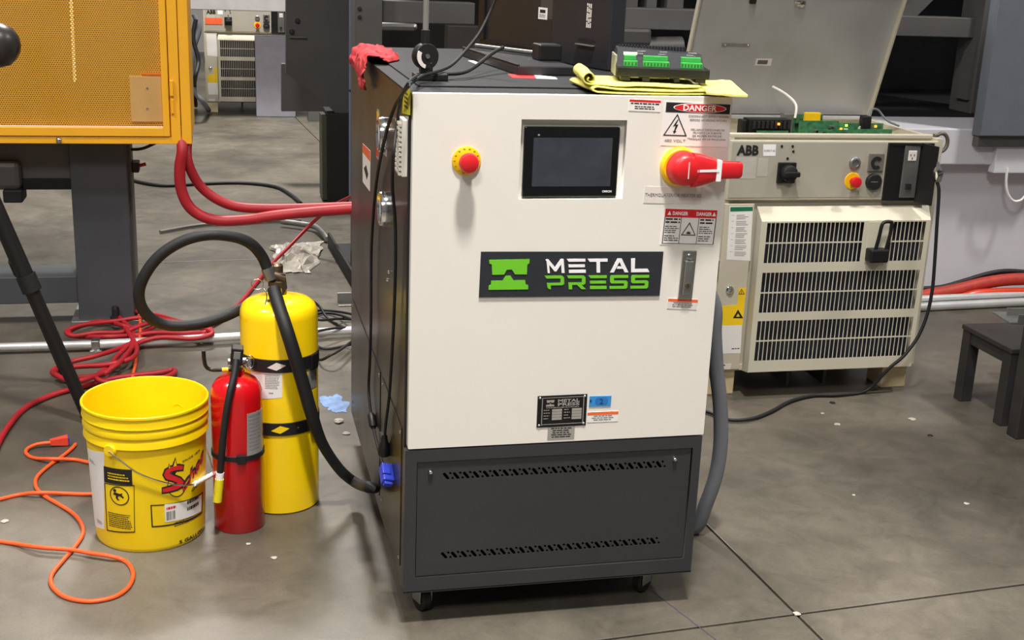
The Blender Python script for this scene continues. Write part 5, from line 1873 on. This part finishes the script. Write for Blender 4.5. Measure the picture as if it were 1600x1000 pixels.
q.lathe([(0, -.034), (.010, -.030), (.014, -.010), (.015, .008), (.008, .024), (.004, .040), (0, .042)], e + Vector((0, .0, .03)), (-.15, 0, 1), 9)
for v in q.bm.verts:
    v.co += Vector((pnoise(v.co * 90), pnoise(v.co * 90 + Vector((5, 0, 0))), 0)) * .006
obj('foil_plug', q, 'chrome', pcb_, 20)

# second controller, far off between the columns
def copy_thing(src, kids, loc, label):
    r = src.copy()
    COL.objects.link(r)
    r.location = loc
    r['label'] = label
    for ch in kids:
        c = ch.copy()
        COL.objects.link(c)
        c.parent = r
        for g in ch.children:
            d = g.copy()
            COL.objects.link(d)
            d.parent = c
    return r
DXF = -.502 - 1.33
rc2 = copy_thing(rcx, COMMON, Vector(rcx.location) + Vector((-.515 - X0, 9.12 - YF, .0)), 'far beige robot controller partly behind a grey column, seen right of the yellow guard')
# orange sticker only the far one carries
F2 = Frame((0, 9.12, 0), (1, 0, 0), (0, 0, 1), (0, -1, 0))
a, b = at(334, 33, 1, 9.11).x, at(334, 33, 1, 9.11).z
obj('orange_sticker', rect(F2, a - .075, a + .075, b - .028, b + .028, .009, .0105), 'orangeink', rc2, label='orange sticker')
obj('top_case', MB().box(-.515, .29, 9.12, 9.66, ZT, ZT + .05, .004), 'beige', rc2)

#@@BACK
# ================================================================== PRESS AND GUARD ON THE LEFT
# perforated yellow guard box
GY = 2.35
gx1 = at(300, 226, 1, GY).x
gz = .750
gxL = -1.95
g0 = thing('machine_guard', ((gxL + gx1) / 2, GY + .3, gz), 'orange yellow perforated machine guard with a framed door at the upper left', 'machine guard')
xs1 = at(283, 200, 1, GY).x
xs2 = at(266, 200, 1, GY).x
xin = at(253, 150, 1, GY).x
zin = at(150, 199, 1, GY).z
zfr = at(150, 213, 1, GY).z
q = MB()
q.box(gxL, gx1, GY + .02, GY + .03, gz, 1.75)
q = MB()
q.box(xs1 + .0015, gx1, GY, GY + .60, gz, 1.75, .003)
obj('side_post', q, 'guard', g0)
q = MB()
q.box(xs2 + .002, xs1 - .0015, GY, GY + .035, gz, 1.75, .002)
q.box(gxL, xs2 + .003, GY, GY + .035, gz, zfr - .002, .002)
q.box(gxL, xs1, GY + .035, GY + .60, gz, gz + .006)
obj('frame', q, 'guard', g0)
q = MB()
q.box(xin, xs2 - .001, GY - .006, GY + .028, zfr + .001, 1.75, .002)
q.box(gxL, xin + .001, GY - .006, GY + .028, zfr + .001, zin, .002)
gd = obj('guard_door', q, 'guard', g0)
obj('perforated_sheet', MB().box(gxL, xin + .002, GY + .020, GY + .0215, zin - .002, 1.75), PERF, gd)
obj('pane_bead', MB().box(gxL, xin, GY + .006, GY + .012, zin, zin + .004, .001), 'tape', gd)
# clear pane in front of the sheet
pm = D.materials.new('clear_pane')
pm.use_nodes = True
nt = pm.node_tree
nt.nodes.remove(nt.nodes['Principled BSDF'])
gl = nt.nodes.new('ShaderNodeBsdfGlossy')
gl.inputs['Roughness'].default_value = .12
tr_ = nt.nodes.new('ShaderNodeBsdfTransparent')
tr_.inputs['Color'].default_value = (.96, .95, .93, 1)
mx = nt.nodes.new('ShaderNodeMixShader')
lw = nt.nodes.new('ShaderNodeLayerWeight')
lw.inputs['Blend'].default_value = .5
pw_ = nt.nodes.new('ShaderNodeMath')
pw_.operation = 'POWER'
pw_.inputs[1].default_value = 4
nt.links.new(lw.outputs['Facing'], pw_.inputs[0])
ad_ = nt.nodes.new('ShaderNodeMath')
ad_.operation = 'MULTIPLY_ADD'
ad_.inputs[1].default_value = .35
ad_.inputs[2].default_value = .05
nt.links.new(pw_.outputs[0], ad_.inputs[0])
nt.links.new(ad_.outputs[0], mx.inputs[0])
nt.links.new(tr_.outputs[0], mx.inputs[1])
nt.links.new(gl.outputs[0], mx.inputs[2])
nt.links.new(mx.outputs[0], nt.nodes['Material Output'].inputs[0])
obj('clear_pane', MB().box(gxL, xin + .001, GY + .010, GY + .012, zin, 1.75), pm, gd)
a, b = at(205, 191, 1, GY).x, at(205, 191, 1, GY).z
c, d = at(252, 120, 1, GY).x, at(252, 120, 1, GY).z
tp = obj('backing_plate', MB().box(a, xin, GY + .0125, GY + .0195, b, d, .002), 'tanplate', gd)
obj('plate_marker', MB().box(xin - .07, xin, GY + .0125, GY + .0195, d + .002, d + .010), 'amber', tp)
for u, v in ((230, 138), (230, 170)):
    p = at(u, v, 1, GY + .012)
    obj('plate_screw', MB().lathe([(0, .003), (.004, .002), (.005, 0)], p, (0, -1, 0), 10), 'chrome', tp, 40)
# hinge and frame bolt
p = at(268, 138, 1, GY - .008)
obj('hinge', MB().box(p.x - .007, p.x + .007, GY - .012, GY, p.z - .03, p.z + .03, .003), 'guard', g0)
obj('hinge', MB().box(p.x - .004, p.x + .005, GY - .009, GY, p.z - .095, p.z - .04, .002), 'guard', g0)
p = at(92, 219, 1, GY)
obj('frame_bolt', MB().lathe([(0, .012), (.006, .011), (.011, .006), (.012, 0)], (p.x, GY, p.z), (0, -1, 0), 14), 'chrome', g0, 40)
# dark inside, with a thin glowing rod upright in it
obj('inner_panel', MB().box(gxL, xs1, GY + .42, GY + .44, gz + .006, 1.75), mat('brown_inner_panel', (120, 92, 48), .7, var=.2), g0)
ta, tb = at(117, 128, 1, GY + .10), at(110, -20, 1, GY + .10)
obj('glowing_rod', MB().cyl(ta, tb, .0055, 8), 'tube', g0, 40)

# steel base under the guard
pb = thing('forming_press', (-.85, 2.7, 0), 'blue grey steel press base with a square leg and cross beam under the yellow guard', 'machine base')
lx0, lx1 = -.956, -.745
LYF = 2.50
q = MB()
q.box(lx0, lx1, LYF, LYF + .20, .02, gz - .002, .004)
obj('leg', q, 'pressblue', pb)
obj('foot_plate', MB().box(lx0 - .03, lx1 + .03, LYF - .02, LYF + .23, 0, .022, .003), 'galv', pb)
obj('leg_edge', MB().box(lx1 - .002, lx1 + .012, LYF + .06, LYF + .19, .02, gz, .002), 'press', pb)
obj('upper_beam', MB().box(-2.1, lx0, LYF + .03, LYF + .20, .585, gz, .004), 'press', pb)
obj('beam_flange', MB().box(-2.1, lx0, LYF + .02, LYF + .05, .545, .587, .003), 'inside', pb)
obj('lower_beam', MB().box(-2.1, lx0, LYF + .01, LYF + .20, .09, .20, .004), 'pressblue', pb)
obj('hydraulic_block', MB().box(-1.32, -1.135, LYF - .02, LYF + .10, .55, .66, .02), 'press', pb)
obj('hydraulic_fitting', MB().box(-1.20, -1.13, LYF - .04, LYF + .08, .505, .555, .006), 'inside', pb)
obj('leg', MB().box(-2.1, -1.9, LYF + .02, LYF + .20, .0, gz, .004), 'pressblue', pb)
obj('anchor_bolt', MB().lathe([(0, .06), (.012, .06), (.014, .05), (.014, .02), (.022, .02), (.022, 0)], (lx1 - .07, LYF - .012, .018), seg=6), 'ink', pb)
q = MB().tube(smoothpath([Vector((lx1 + .005, 2.6, .69)), Vector((lx1 + .06, 2.6, .695)), Vector((lx1 + .14, 2.6, .735)), Vector((lx1 + .17, 2.6, .76))], 6), .006, 8)
obj('drooping_lead', q, 'rubber', pb, 60)
q = MB()
q.box(lx1 + .012, lx1 + .04, 2.58, 2.66, .60, .64, .004)
obj('limit_switch', q, 'black', pb)
obj('switch_tip', MB().cyl((lx1 + .038, 2.6, .625), (lx1 + .066, 2.6, .632), .007, 10), 'redhose', pb, 40)

# tripod at the far left
tp_ = thing('tripod', (-1.05, 1.5, 0), 'black tripod legs and knob at the far left edge beside the yellow pail', 'tripod')
apex = Vector((-1.16, 1.42, 1.02))
def leg(foot, r0, r1, m='black'):
    d = foot - apex
    q = MB()
    q.tube([apex, apex + d * .55], [r0, r0], 10)
    q.tube([apex + d * .53, apex + d * .975], [r1, r1], 10)
    o = obj('leg', q, m, tp_, 40)
    obj('foot_tip', MB().tube([apex + d * .97, apex + d], [r1 * 1.15, r1 * .9], 10), 'rubber', o, 40)
    obj('leg_lock', MB().tube([apex + d * .52, apex + d * .57], [r0 * 1.2, r0 * 1.2], 10), 'rubber', o, 40)
leg(floor_at(142, 660), .025, .021)
leg(floor_at(108, 597), .022, .017)
leg(Vector((-1.55, 1.1, .0)), .019, .0165)
obj('crown', MB().lathe([(0, -.04), (.05, -.04), (.055, 0), (.05, .04), (0, .04)], apex, seg=20), 'black', tp_, 40)
obj('column', MB().cyl(apex, apex + Vector((0, 0, .25)), .016, 14), 'galv', tp_, 40)
kc = at(-10, 68, 1, 1.40)
q = MB().lathe([(0, -.09), (.038, -.088), (.052, -.07), (.060, -.02), (.064, .010), (.060, .036), (.046, .058), (.026, .070), (0, .074)], kc, (.93, -.2, -.28), 26)
obj('head_knob', q, mat('worn_black_knob', (44, 41, 40), .35, var=.5, scale=30), tp_, 40)
obj('head', MB().box(kc.x - .12, kc.x - .01, 1.36, 1.46, apex.z + .2, kc.z + .05, .01), 'black', tp_)

# ================================================================== FAR MACHINE BEHIND THE CABINET'S LEFT
fm = thing('gusset_frame', (.15, 5.2, 0), 'large dark grey machine frame with a sloping gusset plate behind the white cabinet', 'machine frame')
P1 = [at(447, -60, 1, 5.0), at(447, 115, 1, 5.0), at(505, 158, 1, 5.0), at(552, 204, 1, 5.0), at(600, 206, 1, 5.0), at(640, 206, 1, 5.0), at(640, -60, 1, 5.0)]
obj('gusset_plate', MB().prism(P1, (0, .10, 0)), mat('dark_grey_gusset_paint', (74, 74, 74), .42, var=.18, scale=2.2, rvar=.08), fm)
q = at(452, 58, 1, 4.99)
obj('plate_seam', MB().box(q.x, q.x + .10, 4.985, 5.0, q.z - .004, q.z + .004, .001), 'press', fm)
for u, v in ((456, 50), (465, 33)):
    q = at(u, v, 1, 5.0)
    obj('plate_bolt', MB().lathe([(0, .012), (.012, .01), (.016, 0)], (q.x, 5.0, q.z), (0, -1, 0), 8), 'ink', fm, 40)
bx0 = at(512, 250, 1, 4.95).x
bx1 = bx0 + .32
bzt = at(512, 178, 1, 4.95).z
obj('foot_column', MB().box(bx0, bx1, 4.95, 5.3, .0, bzt, .004), 'inside', fm)
q = MB()
q.box(bx0 - .03, bx0 + .0, 4.98, 5.2, .01, bzt - .02, .003)
obj('column_strip', q, mat('dark_olive_strip', (62, 62, 46), .5), fm)
q = at(440, 140, 1, 5.4)
P1 = [at(440, 100, 1, 5.6), at(440, 174, 1, 5.6), at(512, 174, 1, 5.6), at(600, 180, 1, 5.6), at(600, 100, 1, 5.6)]
obj('rear_plate', MB().prism(P1, (0, .08, 0)), 'press', fm)
pl0 = at(549.5, 40, 1, 4.6)
q = MB()
q.box(pl0.x - .012, pl0.x + .016, 4.6, 4.63, .70, 1.9, .003)
pol = tag(obj('steel_post', q, mat('blue_grey_post_paint', (112, 122, 152), .45), None), 'slim blue grey upright post behind the top left corner of the cabinet', 'post')
q = MB()
q.box(pl0.x - .012, pl0.x + .016, 4.6, 4.63, 0, .72, .003)
pol2 = obj('post_foot', q, MATS['blue_grey_post_paint'], pol)

sc_ = thing('column_frame', (.1, 8.9, 0), 'light grey steel column and crossbeam far behind, in front of the far controller', 'column')
ca, cb_ = at(399, 100, 1, 8.9), at(450, 100, 1, 8.9)
obj('column', MB().box(ca.x, cb_.x + .06, 8.85, 9.05, 0, at(420, 57, 1, 8.9).z, .006), mat('lavender_grey_paint', (156, 156, 166), .5, var=.06), sc_)
q = MB()
zt = at(360, 16, 1, 8.6).z
q.box(-.95, .55, 8.55, 8.75, zt, zt + .5, .006)
obj('crossbeam', q, mat('pale_grey_beam_paint', (168, 165, 166), .5, var=.06), sc_)
obj('post', MB().box(.36, .50, 8.58, 8.72, 0, zt, .004), 'press', sc_)
obj('post', MB().box(-.93, -.83, 8.58, 8.72, 0, zt, .004), 'press', sc_)
# hoses by the far controller
for pts, r, m_, lbl in (
        ([at(303, 22, 1, 8.4), at(311, 45, 1, 8.4), at(303, 75, 1, 8.4), at(300, 110, 1, 8.4), at(303, 140, 1, 8.4), at(318, 160, 1, 8.4), floor_at(326, 172, .03)], .022, 'greyhose', 'grey hose hanging beside the far controller'),
        ([at(306, 30, 1, 8.3), at(302, 60, 1, 8.3), at(310, 95, 1, 8.3), at(304, 128, 1, 8.3), floor_at(306, 165, .03)], .018, 'rubber', 'black hose hanging between the yellow guard and the far controller')):
    cable('hanging_hose', pts, r, m_, lbl, 'hose')

# ================================================================== PRESS BEHIND THE RIGHT SIDE
pr = thing('stamping_press', (2.4, 3.3, 0), 'dark steel press frame with crossbeams and pale grey base behind the controllers', 'machine')
BX0, BX1 = .34, 4.6
q = MB()
q.box(1.05, BX1, 2.66, 2.76, 0, .66, .003)
obj('base_panel', q, 'lav', pr)
q = MB()
q.box(1.05, BX1, 2.58, 3.0, .635, .800, .006)
obj('base_beam', q, 'lav', pr)
q = MB()
x0 = at(1555, 240, 1, 2.56).x
q.box(x0, x0 + .3, 2.55, 2.60, .60, .76, .004)
obj('beam_bracket', q, 'lav', pr)
zb1, zb0 = 1.268, 1.172
q = MB()
q.box(.33, .752, 3.18, 3.30, zb0, zb1, .004)
obj('crossbeam', q, 'press', pr)
q = MB()
q.box(1.30, 3.32, 3.18, 3.30, zb0, zb1, .004)
obj('crossbeam', q, 'press', pr)
c0 = at(1514, 150, 1, 3.15).x
obj('column', MB().box(c0, c0 + .17, 3.12, 3.32, .80, 2.2, .006), 'press', pr)
zc0 = at(1525, 157, 1, 3.12).z
obj('column_gusset', MB().prism([(c0 - .02, 3.14, zc0), (c0 + .05, 3.14, zc0), (c0 + .05, 3.14, 1.172), (c0 + .0, 3.14, 1.172), (c0 - .01, 3.14, 1.10)], (0, .1, 0)), 'press', pr)
l0 = at(554, 40, 1, 3.15).x
obj('column', MB().box(l0, l0 + .12, 3.12, 3.32, 0, 2.2, .006), 'press', pr)
for u, v in ((562, 14), (562, 27)):
    q = at(u, v, 1, 3.12)
    obj('column_bolt', MB().lathe([(0, .008), (.008, .007), (.010, 0)], (q.x, 3.12, q.z), (0, -1, 0), 8), 'ink', pr, 40)
cm = at(1080, 40, 1, 3.4).x
obj('brace', MB().prism([at(1398, 26, 1, 3.24), at(1432, 26, 1, 3.24), at(1470, -12, 1, 3.24), at(1440, -14, 1, 3.24)], (0, .06, 0)), 'press', pr)
obj('upright', MB().box(at(1522, 10, 1, 3.4).x, at(1540, 10, 1, 3.4).x, 3.36, 3.46, .8, 2.2, .004), 'press', pr)
obj('inner_back', MB().box(.46, 4.6, 4.30, 4.36, .0, 2.4), 'inside', pr)
obj('top_light_blocker', MB().box(.36, 4.6, 3.32, 4.36, 1.80, 2.2, .01), 'press', pr)  # unseen slab added to keep overhead light out of the press
obj('inner_shelf', MB().box(1.05, 4.6, 3.0, 4.3, .76, .80), 'inside', pr)
for u0, v0, u1, v1, mm in ((966, 44, 1020, 72, 'press'), (590, 36, 654, 48, 'galv')):
    a = at(u0, v1, 1, 3.5)
    b = at(u1, v0, 1, 3.5)
    obj('inner_fitting', MB().box(a.x, b.x, 3.5, 3.62, min(a.z, b.z), max(a.z, b.z), .02), mm, pr)
# plates on the beam, upper left of the black case
a = at(962, 0, 1, 3.4)
for u0, u1 in ((962, 1000), (1010, 1030), (1042, 1072)):
    a = at(u0, 10, 1, 3.6)
    b = at(u1, -40, 1, 3.6)
    obj('inner_fitting', MB().box(a.x, b.x, 3.6, 3.7, zb1 - .02, b.z, .006), 'press', pr)
a = at(985, 95, 1, 3.7)
b = at(1070, 62, 1, 3.7)
obj('roller', MB().cyl((a.x, 3.75, .5 * (a.z + b.z)), (b.x, 3.75, .5 * (a.z + b.z) + .01), .06, 18), 'press', pr, 40)
q = at(676, 30, 1, 3.05)
obj('side_block', MB().box(.60, .92, 3.02, 3.10, .80, 1.175, .004), mat('dark_brown_block', (50, 46, 44), .5), pr)

# electrical cabinet hung in front of the press at the right
e0, e1 = at(1541, 150, 1, 2.50).x, 4.1
ez0 = at(1560, 214, 1, 2.50).z
ec = thing('electrical_cabinet', ((e0 + e1) / 2, 3.0, ez0), 'slate grey steel electrical cabinet hanging at the upper right edge', 'cabinet')
obj('case', MB().box(e0 + .002, e1, 2.515, 2.575, ez0, 2.2, .004), 'cabgrey', ec)
obj('cabinet_door', MB().box(e0, e1, 2.50, 2.514, ez0 + .004, 2.2, .003), 'cabgrey', ec)
obj('support_bracket', MB().box(e0 + .01, e0 + .35, 2.53, 2.575, ez0 - .05, ez0 + .001, .004), 'press', ec)
# white wire loop hanging under the base beam
wl = [at(1574, 262, 1, 2.55), at(1572, 285, 1, 2.55), at(1575, 303, 1, 2.55), at(1584, 314, 1, 2.55), at(1596, 312, 1, 2.55), at(1604, 300, 1, 2.55), at(1608, 280, 1, 2.55), at(1609, 262, 1, 2.55)]
cable('wire_loop', wl, .006, 'whiteink', 'white wire hanging in a loop below the pale press beam at the right edge')

#@@RIGHT
# ================================================================== BENCH AND TABLE ON THE RIGHT
bn = thing('low_bench', (2.5, 1.12, 0), 'low black bench standing on the floor at the right edge', 'bench')
bx0_, bx1_, by0, by1, bz = 2.19, 2.80, .985, 1.285, .280
obj('bench_top', MB().box(bx0_, bx1_, by0, by1, bz - .018, bz, .003), 'darkwood', bn)
q = MB()
q.box(bx0_ + .009, bx0_ + .026, by0 + .01, by1 - .01, bz - .062, bz - .018, .002)
q.box(bx0_ + .02, bx1_ - .02, by1 - .026, by1 - .011, bz - .062, bz - .018, .002)
q.box(bx0_ + .02, bx1_ - .02, by0 + .010, by0 + .026, bz - .062, bz - .018, .002)
obj('apron', q, 'darkwood', bn)
for x in (bx0_ + .004, bx1_ - .05):
    for y in (by0 + .004, by1 - .05):
        obj('leg', MB().box(x, x + .045, y, y + .045, 0, bz - .018, .002), 'darkwood', bn)
# grey angle bracket lying on the bench
a = floor_at(1552, 494, bz)
br = thing('steel_bracket', (a.x + .15, a.y - .02, bz), 'small grey steel channel lying on the low black bench', 'bracket')
m4 = Matrix.Translation((a.x + .0, a.y - .10, bz)) @ Matrix.Rotation(-.15, 4, 'Z')
obj('plate', MB().box(0, .26, .0, .14, 0, .006, .001, m4), 'galv', br)
q = MB()
q.box(.03, .26, .0, .005, .006, .035, .001, m4)
q.box(.03, .26, .09, .095, .006, .035, .001, m4)
obj('flange', q, 'galv', br)
# tall black table whose leg shows at the edge
tb_ = thing('work_table', (2.65, .40, 0), 'black steel work table, its square leg rising beside the low bench', 'table')
tx0, tx1, ty0, ty1 = 2.175, 3.1, -.25, .925
for x in (tx0, tx1 - .055):
    for y in (ty0, ty1 - .055):
        obj('leg', MB().box(x, x + .055, y, y + .055, 0, .86, .003), 'darkwood', tb_)
obj('table_top', MB().box(tx0 - .02, tx1, ty0 - .02, ty1 + .005, .86, .90, .004), 'darkwood', tb_)
obj('rail', MB().box(tx0 + .05, tx1 - .05, ty1 - .04, ty1 - .015, .74, .80, .002), 'darkwood', tb_)
obj('lower_shelf', MB().box(tx0 + .02, tx1 - .02, ty0 + .02, ty1 - .02, .10, .125, .002), 'darkwood', tb_)

#@@DEBRIS
# ================================================================== SMALL THINGS ON THE FLOOR
def film(name, px, m, lbl, cat, zamp=.05, n=16, seed=1.0):
    """crumpled sheet over a floor quad"""
    mb = MB()
    c = [floor_at(*q) for q in px]
    g_ = []
    for i in range(n):
        row = []
        for j_ in range(n):
            s, t = i / (n - 1), j_ / (n - 1)
            p = c[0].lerp(c[1], s).lerp(c[3].lerp(c[2], s), t)
            e = min(1, 4 * min(s, 1 - s, t, 1 - t) + .15)
            h = abs(pnoise(Vector((s * 4.5, t * 4.5, seed)))) + .5 * abs(pnoise(Vector((s * 11, t * 11, seed + 4))))
            w = pnoise(Vector((s * 5, t * 5, seed + 9)))
            row.append(mb.bm.verts.new(p + Vector((w * zamp * .6, w * zamp * .6, .002 + zamp * h * e))))
        g_.append(row)
    for A_, B_ in zip(g_, g_[1:]):
        for k in range(n - 1):
            mb.bm.faces.new([A_[k], A_[k + 1], B_[k + 1], B_[k]])
    return tag(obj(name, mb, m, None), lbl, cat)
film('plastic_sheet', [(432, 425), (488, 428), (508, 378), (424, 385)], 'plasticfilm', 'crumpled sheet of cloudy plastic on the floor behind the yellow extinguisher', 'sheet', .07)
c_ = floor_at(522, 632)
out = []
for k in range(40):
    t = 2 * PI * k / 40
    rr2 = 1 + .55 * pnoise(Vector((math.cos(t) * 1.7, math.sin(t) * 1.7, 4.4))) + .25 * pnoise(Vector((math.cos(t) * 5, math.sin(t) * 5, 1.4)))
    out.append((c_.x + .048 * rr2 * math.cos(t), c_.y + .085 * rr2 * math.sin(t)))
q = MB().addmesh(curve_plate(out, [], .0012), Matrix.Translation((0, 0, .0001)))
tag(obj('blue_paint_patch', q, 'bluetape', None), 'flat blue smear on the floor between the yellow extinguisher and the cabinet', 'patch')
def scrap(u, v, r, lbl, m='whitebit', seed=0, flat=.4, name='paper_scrap'):
    p = floor_at(u, v)
    mb = MB()
    bmesh.ops.create_icosphere(mb.bm, subdivisions=2, radius=r)
    for vv in mb.bm.verts:
        k = 1 + .4 * pnoise(vv.co * (1.2 / r) + Vector((seed, 0, 0)))
        vv.co = Vector((vv.co.x * k, vv.co.y * k, max(-r * flat * .9, vv.co.z * k * flat))) + Vector((p.x, p.y, r * flat * .9))
    return tag(obj(name, mb, m, None), lbl, 'scrap')
scrap(529, 660, .016, 'round white scrap on the floor left of the cabinet', seed=1)
scrap(541, 678, .012, 'ragged white scrap nearest the cabinet side on the floor', seed=2, flat=.25)
scrap(1245, 960, .009, 'white scrap lying exactly on the crossing of the floor joints', seed=3, flat=.3)
scrap(1285, 646, .007, 'small white flake on the floor below the left end of the controller vents', seed=4, flat=.15)
scrap(1308, 663, .011, 'pale flake on the floor in front of the controller, nearest the cabinet', seed=5, flat=.1)
scrap(1425, 655, .013, 'pale flake on the floor between the controller and the low bench', seed=6, flat=.1)
scrap(1301, 630, .010, 'dark metal chip on the floor just below the controller vents', 'ink', 7, .3, 'metal_chip')
scrap(1453, 681, .008, 'dark round chip on the floor left of the low bench foot', 'ink', 8, .3, 'metal_chip')
scrap(1510, 787, .008, 'thin pale sliver on the open floor at the right', seed=9, flat=.15)
scrap(1334, 774, .005, 'tiny white speck in the middle of the open floor at the right', seed=10, flat=.3)
scrap(8, 815, .010, 'pale chip on the floor at the left edge beside the orange cord', seed=11, flat=.25)
scrap(428, 872, .008, 'pale chip on the floor in front of the yellow extinguisher', seed=12, flat=.2)
scrap(388, 850, .006, 'small pale chip on the floor in front of the red extinguisher', seed=13, flat=.2)
# short steel angle sticking out from behind the cabinet
a, b = floor_at(528, 470, .02), floor_at(560, 470, .02)
q = MB()
q.box(0, .34, -.025, .025, 0, .006, .001, Matrix.Translation((a.x, a.y, .0)))
q.box(0, .34, .019, .025, .006, .05, .001, Matrix.Translation((a.x, a.y, .0)))
tag(obj('steel_angle', q, 'galv', None), 'short bright steel angle on the floor poking out behind the cabinet', 'bracket')
# dark skid beam lying behind
a, b = floor_at(512, 372, .05), floor_at(556, 445, .05)
d = (b - a)
d.z = 0
Ls = d.length
d.normalize()
m4 = Matrix((d, Vector((-d.y, d.x, 0)), (0, 0, 1))).transposed().to_4x4()
m4.translation = Vector((a.x, a.y, 0))
q = MB()
q.box(0, Ls, .0, .14, 0, .02, .002, m4)
q.box(0, Ls, .0, .012, .02, .08, .002, m4)
q.box(0, Ls, .128, .14, .02, .08, .002, m4)
tag(obj('steel_channel', q, 'inside', None), 'black steel channel lying on the floor behind the left side of the cabinet', 'channel')
